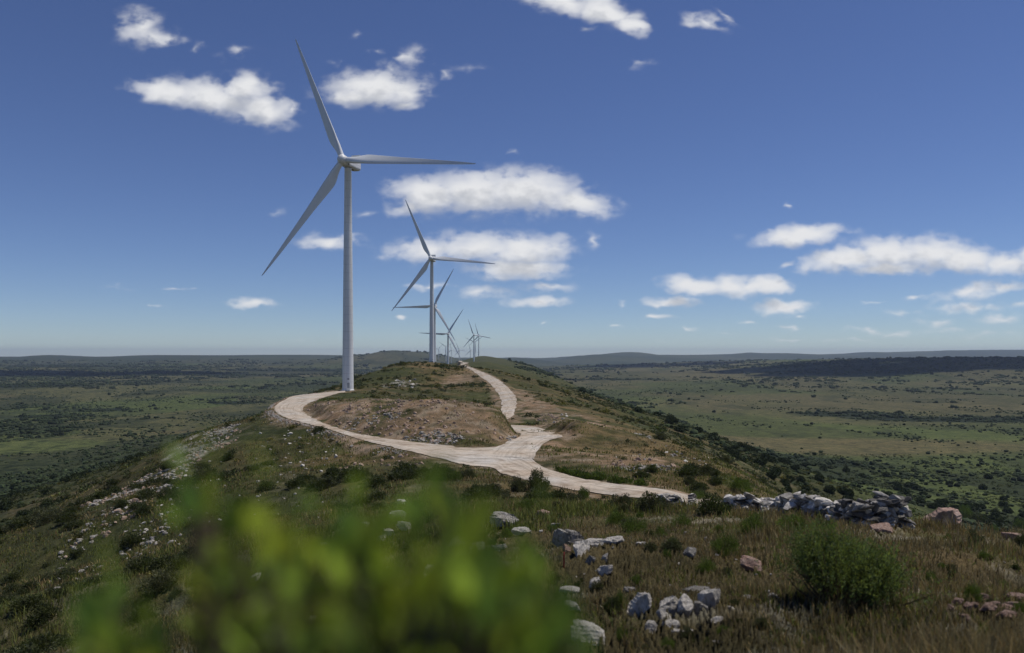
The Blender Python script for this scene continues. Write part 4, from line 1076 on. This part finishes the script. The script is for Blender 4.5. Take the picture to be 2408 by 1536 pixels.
PROTO = {}
def proto(kind, var):
    key = (kind, var)
    if key in PROTO: return PROTO[key]
    s = var * 31 + 7
    if kind == 'broom':
        (V, Q, T), (sv, sq) = broom_bush(s, 1000, .042); mt = M_BROOM
    elif kind == 'cushion':
        (V, Q, T) = dome_shrub(s, 5200, .055, 10, .85, .9); mt = M_GREEN; sv, sq = shrub_stems(s, 9, .6, .5, .018)
    elif kind == 'olive':
        (V, Q, T) = dome_shrub(s, 4200, .085, 7, 1.05, .4); mt = M_OLIVE; sv, sq = shrub_stems(s, 9, .85, .6, .025)
    elif kind == 'dark':
        (V, Q, T) = dome_shrub(s, 3200, .10, 7, .85, .3); mt = M_SCRUB; sv, sq = shrub_stems(s, 6, .6, .5, .03)
    f = mesh_np(kind + '_foliage', V, Q, mt, False, T); st = mesh_np(kind + '_stems', sv, sq, M_STEM, True)
    PROTO[key] = (f, st); return PROTO[key]

def shrub(mark, wpx, hpx, kind, var, label, group=None, rz=None, name='shrub'):
    g = ground(*mark); s = g.y / F
    f, st = proto(kind, var)
    y2 = g.y + wpx * s * .3; x2 = g.x * y2 / g.y
    o = empty(name, (x2, y2, float(Zt(x2, y2)[0]) - .03), rng.uniform(0, 6.28) if rz is None else rz)
    o.scale = (wpx * s / 2, wpx * s / 2, hpx * s / (1.0 if kind != 'cushion' else .85))
    obj('foliage', f, o); obj('stems', st, o)
    return tag(o, label, 'shrub', group)

shrub((1968,1446),330,228,'broom',1,'largest fine-leaved green bush with bare stems showing at its foot',name='broom_bush')
shrub((1265,1160),74,56,'olive',1,'dark upright bush standing out against the pale road')
shrub((1218,1158),56,38,'olive',2,'lower dark bush joined to the left of the upright one by the road')
shrub((1372,1176),44,32,'green' if False else 'cushion',3,'small leafy green shrub at the road edge, right of the dark upright bush')
shrub((1350,1185),60,30,'olive',3,'olive shrub just below the road, right of the dark upright bush')
shrub((1460,1196),76,38,'olive',4,'grey-green bush below the road, left of the larger grey-green one')
shrub((1535,1208),96,54,'olive',5,'larger grey-green bush beside the left end of the low wall')
shrub((1680,1214),120,58,'dark',1,'dark bush growing over the gap between the two stretches of wall')
shrub((1742,1165),74,40,'cushion',4,'yellow-green rounded bush beyond the stone wall')
shrub((1640,1178),50,24,'cushion',5,'low yellow-green bush just beyond the short stretch of wall')
shrub((1240,1200),70,28,'cushion',6,'bright green low shrub below the two dark bushes by the road')
shrub((1490,1258),92,46,'cushion',7,'rounded yellow-green shrub in the middle of the brown grass')
shrub((1450,1240),70,40,'cushion',8,'green tussocky shrub up against the left of the rounded yellow-green one')
shrub((1602,1238),70,42,'cushion',9,'bright green shrub below the short stretch of wall')
shrub((1552,1268),50,34,'cushion',10,'small bright green shrub right of the rounded yellow-green one')
shrub((1770,1262),86,50,'cushion',11,'green shrub in front of the left part of the long wall')
shrub((1705,1310),92,54,'cushion',12,'green shrub between the grey stone and the pink block')
shrub((1580,1296),70,30,'olive',6,'dull olive shrub left of the grey stone')
shrub((1860,1262),110,60,'cushion',13,'green shrub in front of the middle of the long wall')
shrub((1935,1262),90,56,'cushion',14,'green shrub behind the largest bush, by the wall')
shrub((2290,1290),60,40,'olive',7,'olive shrub in tall brown grass right of the largest bush')
shrub((2405,1290),50,40,'olive',8,'dark shrub at the right edge beside the brown rock')
shrub((1660,1345),64,40,'cushion',15,'green tuft-like shrub just left of the pink block')
shrub((1985,1500),60,36,'cushion',16,'small green plant under the front of the largest bush')
shrub((2300,1230),60,26,'dark',2,'dark low shrub beyond the largest pink boulder')
shrub((1460,1430),34,40,'cushion',2,'slim green plant left of the tall white rock')
shrub((2120,1480),60,40,'olive',9,'grey-leaved plant low in the grass at the lower right')
shrub((1130,1172),70,28,'olive',10,'olive shrub at the near edge of the road, left of the dark bushes')
shrub((1070,1130),46,26,'cushion',1,'round green shrub on the gravel bank below the road')
shrub((1100,1125),44,24,'olive',11,'dull shrub beside the round green one on the gravel bank')

for k in range(190):
    x, y = r2.uniform(880, 2400), 1195 + 330 * r2.random() ** 1.3
    if min(math.hypot(x - a, (y - b) * 1.6) for a, b in ((1600, 1430), (1390, 1300), (1962, 1440))) < 110: continue
    w = r2.uniform(18, 58) * (.6 + .5 * (y - 1195) / 330)
    kd_ = ('cushion', 'olive', 'cushion', 'dark')[k % 4]
    shrub((x, y), w, w * r2.uniform(.5, .85), kd_, 1 + k % 5, 'low green plant among the grass of the near hilltop', 'low green plants in the near grass', None, 'low_plant')

# ------------------------------------------------------------------ scrub over the slopes
def on_road(X, Y, m_): return np.array([kd.find((a, b, 0))[2] < m_ for a, b in zip(X, Y)])
def scatter(n, Xr, Yr, dens, logY=True):
    Y = np.exp(rng.uniform(math.log(Yr[0]), math.log(Yr[1]), n)) if logY else rng.uniform(*Yr, n)
    X = rng.uniform(Xr[0], Xr[1], n); k = rng.random(n) < dens(X, Y) * (Y / Yr[1] if logY else 1)
    return X[k], Y[k]
bare = [(-18,150,15,13),(-34,168,13,11),(-8,140,9,7),(-30,440,8.5,60),(8,265,7,42),(3,330,6,45),(-2,222,4,20),(14,112,10,11),(-46,183,6,9),(1,143,4,5),(17,215,8,30),(-60,148,7,24),(-55,118,4,14)]
def dens_ridge(X, Y):
    n1 = fbm(X / 11 + 3, Y / 14, 4, 91); n2 = fbm(X / 50, Y / 60 + 4, 3, 92)
    d = sst(n1 + (n2 - .5) * .7, .46, .60) * .9 + .08
    for b in bare: d = d * (1 - .84 * blob(X, Y, *b))
    for cx_, cy_2, rx, ry in ((-26,278,22,12),(-8,238,10,14),(-22,92,13,9),(28,140,8,26),(40,210,10,60),(-72,150,14,50),(22,92,10,8),(-45,380,30,30),(16,190,10,14),(-90,180,24,60),(40,100,14,30),(-20,186,22,8),(-44,200,8,7),(-112,165,52,60),(-72,112,22,30),(-52,75,16,18),(-36,52,12,10)):
        d = np.maximum(d, blob(X, Y, cx_, cy_2, rx, ry) * .95)
    return np.clip(np.where(Y < 48, (.55 + .45 * d) * (X < -.36 * Y) * (Y > 24), d), 0, 1)
Xa, Ya = scatter(70000, (-240, 190), (22, 620), dens_ridge)
Xl, Yl = rng.uniform(-40, -8, 900), rng.uniform(24, 60, 900); kl = (Xl < -.34 * Yl) & (rng.random(900) < .25 + .6 * sst(fbm(Xl / 4, Yl / 4, 3, 93), .42, .6)); Xa, Ya = np.r_[Xa, Xl[kl]], np.r_[Ya, Yl[kl]]
u_ = Xa / Ya; Za = Zt(Xa, Ya)
ok = (np.abs(u_) < .70) & ~((np.abs(Xa - FOOT[0]) < 6) & (np.abs(Ya - FOOT[1]) < 7))
Xa, Ya, Za = Xa[ok], Ya[ok], Za[ok]
Sa = (.32 + rng.random(len(Xa)) ** 2.2 * 1.15) * (.75 + .9 * sst(fbm(Xa / 30, Ya / 30, 2, 95), .4, .7)); Sa = Sa * np.interp(Ya, [22, 48, 90, 300, 620], [.38, .6, .9, 1.1, 1.3])
ok = ~on_road(Xa, Ya, 1.0 + 1.0); Xa, Ya, Za, Sa = Xa[ok], Ya[ok], Za[ok], Sa[ok]
# those a sight line from the photographer's place reaches, by size in view
def visible(X, Y, Z, H):
    k = np.ones(len(X), bool)
    for t in np.linspace(.25, .985, 40):
        k &= Zt(X * t, Y * t) <= (Z + H) * t + .25
    return k
vis = visible(Xa, Ya, Za, Sa)
Xa, Ya, Za, Sa = Xa[vis], Ya[vis], Za[vis], Sa[vis]
order = np.argsort(-Sa / Ya)
print('scrub', len(order))
single, rest = order[:260], order[260:6500]
for k in single:
    f, st = proto('dark' if k % 4 else 'olive', 20 + int(k) % 5)
    o = obj('hillside_shrub', f, None, (Xa[k], Ya[k], Za[k] - .05)); o.rotation_euler = (0, 0, rng.uniform(0, 6.28))
    o.scale = (Sa[k] * 1.15, Sa[k] * 1.15, Sa[k] * rng.uniform(.75, 1.15))
    tag(o, 'dark green shrub growing on the rough hillside beyond the near brow', 'shrub', 'shrubs scattered over the hillside')
pr = [dome_shrub(700 + k, 110, .34, 3, .8, .3) for k in range(6)]
tn = np.clip(1 + rng.normal(size=(len(rest), 1)) * .28, .5, 1.8) * np.where(rng.random((len(rest), 1)) < .3, np.array([[1.9, 1.45, 1.0]]), np.array([[1.0, 1.0, 1.0]]))
V, Fs, Cc = merge(pr, Xa[rest], Ya[rest], Za[rest] - .05, Sa[rest], rng.uniform(0, 6.28, len(rest)), rng.uniform(.6, 1.1, len(rest)), tn)
tag(obj('hillside_scrub', mesh_np('hillside_scrub', V, Fs, M_SCRUB, False, Cc)), kind='stuff')

# ------------------------------------------------------------------ grass
def grass(name, n, material, hmin, hmax, dens, Yr, wmul=1.0, lean=.35):
    Y = np.exp(rng.uniform(math.log(Yr[0]), math.log(Yr[1]), n)); u = rng.uniform(-.72, .72, n); X = u * Y
    k = rng.random(n) < dens(X, Y); X, Y = X[k], Y[k]
    k = ~((X > mn[0] - 2) & (Y > 50) & on_road(X, Y, 1.3)) if Yr[1] > 50 else np.ones(len(X), bool)
    X, Y = X[k], Y[k]; m_ = 9
    tuft = rng.random((len(X), 3)); X = np.repeat(X, m_); Y = np.repeat(Y, m_); s = np.repeat(.6 + tuft[:, 0] * .8, m_); N_ = len(X)
    sp = .05 + Y * .004
    X = X + rng.normal(size=N_) * sp; Y = np.maximum(Y + rng.normal(size=N_) * sp, 1.5); Z = Zt(X, Y) - .02
    if Yr[1] < 50:
        s = s * (.42 + .58 * sst(X - .29 * Y, -.5, 1.2) * sst(fgn(X * .4, Y * .4, 3), .35, .6))
        for (rx_, ry_, rr_) in ROCKLIST: s = np.where((np.abs(X - rx_) < rr_ * 1.15) & (Y < ry_ + rr_ * .6) & (Y > ry_ - rr_ * .9 - 1.6), s * .42, s)
    h = rng.uniform(hmin, hmax, N_) * s; a = rng.uniform(0, 6.283, N_); ln = rng.random(N_) ** 1.3 * lean * 2 * h
    wd = (.0028 + Y * .00036) * wmul; fa = rng.uniform(0, 6.283, N_)
    dx, dy = np.cos(a) * ln, np.sin(a) * ln; wx, wy = np.cos(fa) * wd, np.sin(fa) * wd
    B = np.stack([X, Y, Z], -1); Wv = np.stack([wx, wy, 0 * wx], -1)
    mid = B + np.stack([dx * .35, dy * .35, h * .6], -1); tip = B + np.stack([dx, dy, h], -1)
    V = np.stack([B - Wv, B + Wv, mid + Wv * .7, mid - Wv * .7, tip], 1).reshape(-1, 3)
    o = np.arange(N_) * 5
    Q = np.stack([o, o + 1, o + 2, o + 3], -1); T = np.stack([o + 3, o + 2, o + 4], -1)
    t = leaf_tint(rng, N_, .25, .25) * np.repeat(.7 + tuft[:, 1:2] * .7, m_, 0)
    me = mesh_np(name, V, [Q, T], material, False, np.repeat(t, 5, 0))
    return tag(obj(name, me), kind='stuff')
def fgn(X, Y, s): return fbm(X / 1.6 + s, Y / 1.6, 3, 101)
grass('dry_grass', 29000, M_DRY, .10, .40, lambda X, Y: (.25 + .75 * sst(fgn(X, Y, 0) + sst(X / Y, .1, .6) * .18, .42, .6)), (3.2, 44), 1.0, .35)
grass('green_grass', 32000, M_GRASS, .07, .26, lambda X, Y: (.12 + .8 * sst(fgn(X, Y, 7) - sst(X / Y, .2, .6) * .12, .48, .62)), (3.2, 44), 1.2, .4)
grass('hillside_grass', 24000, M_GRASS, .15, .45, lambda X, Y: sst(fbm(X / 12, Y / 14, 3, 66), .40, .58) * (1 - .85 * np.maximum.reduce([blob(X, Y, *b) for b in bare])), (25, 210), 1.4, .4)
grass('hillside_dry_grass', 18000, M_DRY, .15, .45, lambda X, Y: sst(fbm(X / 12 + 8, Y / 14, 3, 67), .42, .60) * (1 - .7 * np.maximum.reduce([blob(X, Y, *b) for b in bare])), (25, 210), 1.4, .4)
grass('tall_straw', 1500, M_STRAW, .22, .50, lambda X, Y: .25 + .75 * sst(fgn(X * .7, Y * .7, 11), .5, .62), (4, 40), .8, .3)
# verge of green tussocks along the inner edge of the lower road
vg = []
for k in range(900):
    i = rng.integers(250, 400); p = gridA[i, 12]
    if p[0] / p[1] < .052: continue
    d = gridA[i, 12] - gridA[i, 0]; d = d[:2] / np.linalg.norm(d[:2])
    q = p[:2] + d * (1.1 + abs(rng.normal()) * .8); vg.append((q[0], q[1], rng.uniform(.35, .7)))
vg = np.array([v for v in vg if kd.find((v[0], v[1], 0))[2] > .75]); pr2 = [dome_shrub(800 + k, 130, .30, 3, 1.0, 1.2) for k in range(4)]
V, Fs, Cc = merge(pr2, vg[:, 0], vg[:, 1], Zt(vg[:, 0], vg[:, 1]) - .05, vg[:, 2], rng.uniform(0, 6.28, len(vg)), rng.uniform(.9, 1.3, len(vg)), np.clip(1 + rng.normal(size=(len(vg), 1)) * .2, .6, 1.5) * np.ones((1, 3)))
tag(obj('verge_grass', mesh_np('verge_grass', V, Fs, M_GREEN, False, Cc)), kind='stuff')

# ------------------------------------------------------------------ trees of the plains
def crown(seed, sub=2):
    r = np.random.default_rng(seed); V, Fc = ICO[sub]
    V = V * (1 + n3(V, 1.9, seed)[:, None] * .7 + n3(V, 5.0, seed + 2)[:, None] * .5); V = V * np.array([1, 1, .78]); V[:, 2] += .55
    return V, Fc, np.clip(1 + r.normal(size=(len(V), 1)) * .25, .5, 1.6) * np.ones((1, 3))
tree_px = []
def dens_plain(X, Y):
    p = fbm(X / 120 + 1, Y / 230, 4, 111); q = fbm(X / 420 + 5, Y / 600, 3, 112); r_ = fbm(X / 40, Y / 70, 2, 113)
    d = sst(p + (q - .5) * .9 + (r_ - .5) * .5 + .05 * (X < 0), .56, .62) * .95 + .006
    # plantations and thickets
    for (x, y, Yd, rx, ry) in WOODS:
        bx = (x - CX) / F * Yd; d = np.maximum(d, blob(X, Y, bx, Yd, rx, ry) * .95)
    d = np.where((Y > 330) & (Y < 760) & (X > 60) & (X < 520), np.maximum(d, .55 * sst(fbm(X / 30, Y / 40, 3, 117), .40, .55)), d)
    for (cx_, cy_2, rx, ry) in ((330, 960, 310, 80), (-600, 980, 90, 90), (-330, 1150, 170, 50)): d = d * (1 - .96 * blob(X, Y, cx_, cy_2, rx, ry))
    return d
Yt = np.exp(rng.uniform(math.log(120), math.log(7500), 150000)); ut = rng.uniform(-.72, .72, len(Yt)); Xt = ut * Yt
xc = np.interp(Yt, [0, 300, 600, 1000, 2500, 6000], [0, -20, -40, -80, -110, -150])
k = (rng.random(len(Yt)) < dens_plain(Xt, Yt) * np.interp(Yt, [120, 600, 1500, 4000, 7500], [.05, .20, .5, .8, .8])) & ((np.abs(Xt - xc) > 95 + 40 * rng.random(len(Yt))) | (Yt > 4000))
Xt, Yt = Xt[k], Yt[k]; Zp = Zt(Xt, Yt)
St = (.8 + rng.random(len(Xt)) ** 2 * 2.6) * np.interp(Yt, [120, 500, 1200, 3000, 7500], [.55, .8, 1.15, 1.9, 3.2])
v2 = visible(Xt, Yt, Zp, St * 1.3); Xt, Yt, Zp, St = Xt[v2], Yt[v2], Zp[v2], St[v2]
order = np.argsort(-St / Yt); print('trees', len(order))
TP = []
for k in range(5):
    V, Fc, C = crown(900 + k, 3)
    r = np.random.default_rng(k); n = 900; fi = r.integers(0, len(V), n)
    lv, lq, lt = leaf_quads(V[fi] * r.uniform(.8, 1.08, (n, 1)), V[fi] + rand_unit(r, n) * .8, rand_unit(r, n), r.uniform(.14, .30, n), r.uniform(.10, .2, n), leaf_tint(r, n, .3, .1))
    me = mesh_np('tree_crown', np.concatenate([V * .86 + [0, 0, .06], lv]), [Fc, lq + len(V)], M_WOOD, False, np.concatenate([C, lt]))
    tv, tq = join([tube([(0, 0, -.2), (.03, .02, .3), (.0, .05, .7)], .10, .05, 6), tube([(.02, .02, .25), (.25, .1, .6)], .05, .02, 5), tube([(.02, .02, .3), (-.2, -.12, .65)], .05, .02, 5)])
    TP.append((me, mesh_np('tree_trunk', tv, tq, M_STEM, True)))
Xv, Yv = scatter(60000, (-420, 560), (130, 900), lambda X, Y: np.clip(sst(fbm(X / 34, Y / 46, 4, 131) + .10 * ((X > 60) & (X < 420) & (Y < 640)) + .10 * ((X < -70) & (Y < 420)), .47, .58), .03, 1) * ((X > 45 + 10 * np.sin(Y / 40)) | (X < -95)))
Zv = Zt(Xv, Yv); Sv = .5 + rng.random(len(Xv)) ** 2 * 1.6
vv = visible(Xv, Yv, Zv, Sv * .6) & (np.abs(Xv / Yv) < .7); Xv, Yv, Zv, Sv = Xv[vv][:15000], Yv[vv][:15000], Zv[vv][:15000], Sv[vv][:15000]
print('valley scrub', len(Xv))
pr3 = [dome_shrub(640 + k, 46, .50, 3, .8, .3) for k in range(6)]
V, Fs, Cc = merge(pr3, Xv, Yv, Zv - .05, Sv, rng.uniform(0, 6.28, len(Xv)), rng.uniform(.6, 1.1, len(Xv)), np.clip(1 + rng.normal(size=(len(Xv), 1)) * .3, .5, 1.8) * np.ones((1, 3)))
tag(obj('valley_scrub', mesh_np('valley_scrub', V, Fs, M_SCRUB, False, Cc)), kind='stuff')
for i, k in enumerate(order[:280]):
    cm, tm = TP[i % 5]
    o = empty('valley_tree', (Xt[k], Yt[k], Zp[k] - .1), rng.uniform(0, 6.28)); o.scale = (St[k],) * 3
    obj('crown', cm, o); obj('trunk', tm, o)
    tag(o, 'dark green tree dotted over the low land below the ridge', 'tree', 'trees dotted over the valleys')
rest = order[280:17000]
pr = [crown(950 + k, 1) for k in range(4)]
for k in range(5):                                    # thickets: several crowns grown together
    cs = [crown(960 + k * 5 + j, 1) for j in range(4)]; r = np.random.default_rng(k)
    pr.append((np.concatenate([c[0] * r.uniform(.6, 1.1) + np.array([r.uniform(-1.8, 1.8), r.uniform(-1.8, 1.8), 0]) for c in cs]), np.concatenate([c[1] + i * len(cs[0][0]) for i, c in enumerate(cs)]), np.concatenate([c[2] for c in cs])))
V, Fs, Cc = merge(pr, Xt[rest], Yt[rest], Zp[rest] - .1, St[rest], rng.uniform(0, 6.28, len(rest)), rng.uniform(.45, 1.15, len(rest)), np.clip(1 + rng.normal(size=(len(rest), 1)) * .3, .4, 1.7) * np.ones((1, 3)))
tag(obj('valley_woodland', mesh_np('valley_woodland', V, Fs, M_WOOD, False, Cc)), kind='stuff')

nb = 90000
Yb = np.exp(rng.uniform(math.log(420), math.log(3600), nb)); Xb = rng.uniform(-.70, .70, nb) * Yb
xcb = np.interp(Yb, [0, 300, 600, 1000, 2500, 6000], [0, -20, -40, -80, -110, -150])
db = sst(fbm(Xb / 90 + 11, Yb / 150, 4, 141, .6) + .06 * (Xb < 0) - .05 * (Xb > 0), .50, .62) * .8 + .012
for (cx_, cy_2, rx, ry) in ((330, 960, 310, 80), (-600, 980, 90, 90), (-330, 1150, 170, 50)): db = db * (1 - .95 * blob(Xb, Yb, cx_, cy_2, rx, ry))
kb = (rng.random(nb) < db * np.interp(Yb, [420, 1000, 3600], [.25, .6, 1])) & (np.abs(Xb - xcb) > 130)
Xb, Yb = Xb[kb], Yb[kb]; Zb = Zt(Xb, Yb); Sb = .7 + rng.random(len(Xb)) ** 2 * 1.7; vb = visible(Xb, Yb, Zb, Sb * .7)
Xb, Yb, Zb, Sb = Xb[vb][:15000], Yb[vb][:15000], Zb[vb][:15000], Sb[vb][:15000]
print('plain bushes', len(Xb))
V, Fs, Cc = merge([crown(980 + k, 1) for k in range(5)], Xb, Yb, Zb - .1, Sb, rng.uniform(0, 6.28, len(Xb)), rng.uniform(.6, 1.1, len(Xb)), np.clip(1.25 + rng.normal(size=(len(Xb), 1)) * .4, .5, 2.2) * np.ones((1, 3)))
tag(obj('valley_bushes', mesh_np('valley_bushes', V, Fs, M_WOOD, False, Cc)), kind='stuff')

# ------------------------------------------------------------------ leafy shrub right in front of the lens
def near_shrub():
    r = np.random.default_rng(21)
    gz = float(Zt(-.1, .55)[0])
    root = empty('leafy_shrub', (-.12, .56, gz))
    tips = [(470,1105),(455,1130),(485,1150),(470,1190),(1046,1165),(1036,1190),(640,1165),(745,1185),(830,1205),(690,1250),(1042,1135),(1255,1245),(1130,1310),(965,1290),(270,1390),(880,1330),(560,1250),(1325,1420),(1190,1420),(235,1430),(780,1300),(1010,1370),(1080,1400),(1270,1350),(620,1330),(520,1400),(930,1420),(840,1440),(710,1420),(1240,1480),(330,1470),(1120,1480),(1000,1490),(1300,1500),(600,1480),(770,1490),(900,1500)]
    env = lambda x: np.interp(x, [480, 560, 650, 760, 850, 960, 1050, 1130, 1250, 1330], [1330, 1260, 1230, 1230, 1250, 1330, 1260, 1340, 1300, 1440])
    for k in range(100):
        x = r.uniform(480, 1335); tips.append((x, r.uniform(env(x) + 15, 1600)))
    for k in range(16): tips.append((r.uniform(215, 350), r.uniform(1420, 1600)))
    P, D, Nn, L, W, st = [], [], [], [], [], []
    TB = []
    for (x, y) in tips:
        tb = r.uniform(.75, 1.28)
        Yd = r.uniform(.40, .62); tip = np.array(pw(x, y + 34, Yd)) - np.array(root.location)
        base = np.array([tip[0] * .25 + r.normal() * .03, r.normal() * .03, 0.02]); mid = base * .4 + tip * .6 + np.array([tip[0] * .12 + r.normal() * .05, r.normal() * .03, -.05])
        st.append(tube([base - [0, 0, .05], base * .6 + mid * .4, mid, mid * .4 + tip * .6, tip], .008, .0026, 6))
        n = int(r.integers(28, 40))
        for t in np.linspace(.50, 1.0, n):
            q = (1 - t) ** 2 * base + 2 * t * (1 - t) * mid + t * t * tip
            a = r.uniform(0, 6.283); d = np.array([math.cos(a) * .8, math.sin(a) * .8, .55 + .5 * t]); d += r.normal(size=3) * .2
            if t > .97: d = np.array([r.normal() * .3, r.normal() * .3, 1.0])
            ln = r.uniform(.017, .030)
            dn = d / np.linalg.norm(d); TB.append(tb); P.append(q + dn * r.uniform(.002, .026)); D.append(d); Nn.append(np.array([-math.cos(a) * .5, -math.sin(a) * .5, 1]) + r.normal(size=3) * .3); L.append(ln); W.append(ln * r.uniform(.48, .62))
    P, D, Nn, L, W = map(np.array, (P, D, Nn, L, W))
    # six-sided leaves with a fold along the midrib
    D = D / np.linalg.norm(D, axis=1)[:, None]; S = np.cross(D, Nn); S /= np.linalg.norm(S, axis=1)[:, None]; Nn = np.cross(S, D)
    V, o = [], 0
    prof = [(0, .0), (.25, .40), (.55, .5), (.82, .30), (1.0, .0)]
    rows = []
    for t, w in prof:
        c = P + D * (L * t)[:, None] - Nn * (L * .14 * t * t)[:, None]
        rows += [c - S * (W * w)[:, None] + Nn * (W * .18 * w * 2)[:, None], c, c + S * (W * w)[:, None] + Nn * (W * .18 * w * 2)[:, None]]
    V = np.stack(rows, 1).reshape(-1, 3); n = len(P); b = (np.arange(n) * 15)[:, None]
    Q = np.concatenate([np.stack([b[:, 0] + 3 * i + j, b[:, 0] + 3 * i + j + 1, b[:, 0] + 3 * i + j + 4, b[:, 0] + 3 * i + j + 3], -1) for i in range(4) for j in range(2)])
    T = np.clip(leaf_tint(r, n, .28, .3) * np.array(TB)[:, None], .2, 2.3)
    obj('foliage', mesh_np('near_foliage', V, Q, M_BRIGHT, True, np.repeat(T, 15, 0)), root)
    sv, sq = join(st); obj('stems', mesh_np('near_stems', sv, sq, M_STEM, True), root)
    tag(root, 'out of focus bright green leafy shrub filling the lower foreground', 'shrub')
near_shrub()

# ------------------------------------------------------------------ clouds outside the view whose shade darkens the far hills
def shade_cloud(cx, cy, gz, h, rx, ry, seed):
    r = np.random.default_rng(seed); k = h / math.tan(SUN_EL); V, Fq, o = [], [], 0
    for i in range(24):
        v, f = ICO[2]; a = r.uniform(0, 6.283); q = math.sqrt(r.random()); sz = r.uniform(.15, .40)
        v = v * (1 + n3(v, 2.5, seed + i)[:, None] * .6) * np.array([rx * sz, ry * sz, (rx + ry) * .12 * sz * 2])
        V.append(v + np.array([math.cos(a) * q * rx * .75, math.sin(a) * q * ry * .75, r.uniform(0, .12) * rx])); Fq.append(f + o); o += len(v)
    ob = obj('cloud', mesh_np('cloud', np.concatenate(V), np.concatenate(Fq), M_CLOUD, True), None, (cx + math.sin(SUN_AZ) * k, cy + math.cos(SUN_AZ) * k, gz + h))
    tag(ob, kind='stuff')
M_CLOUD = plain_material('cloud_white', (.9, .9, .9), 1, 0)
shade_cloud(2000, 3750, -70, 3800, 1050, 660, 3)
shade_cloud(1000, 5900, -90, 5600, 700, 420, 9)
shade_cloud(-2300, 4300, -90, 4600, 800, 500, 5)
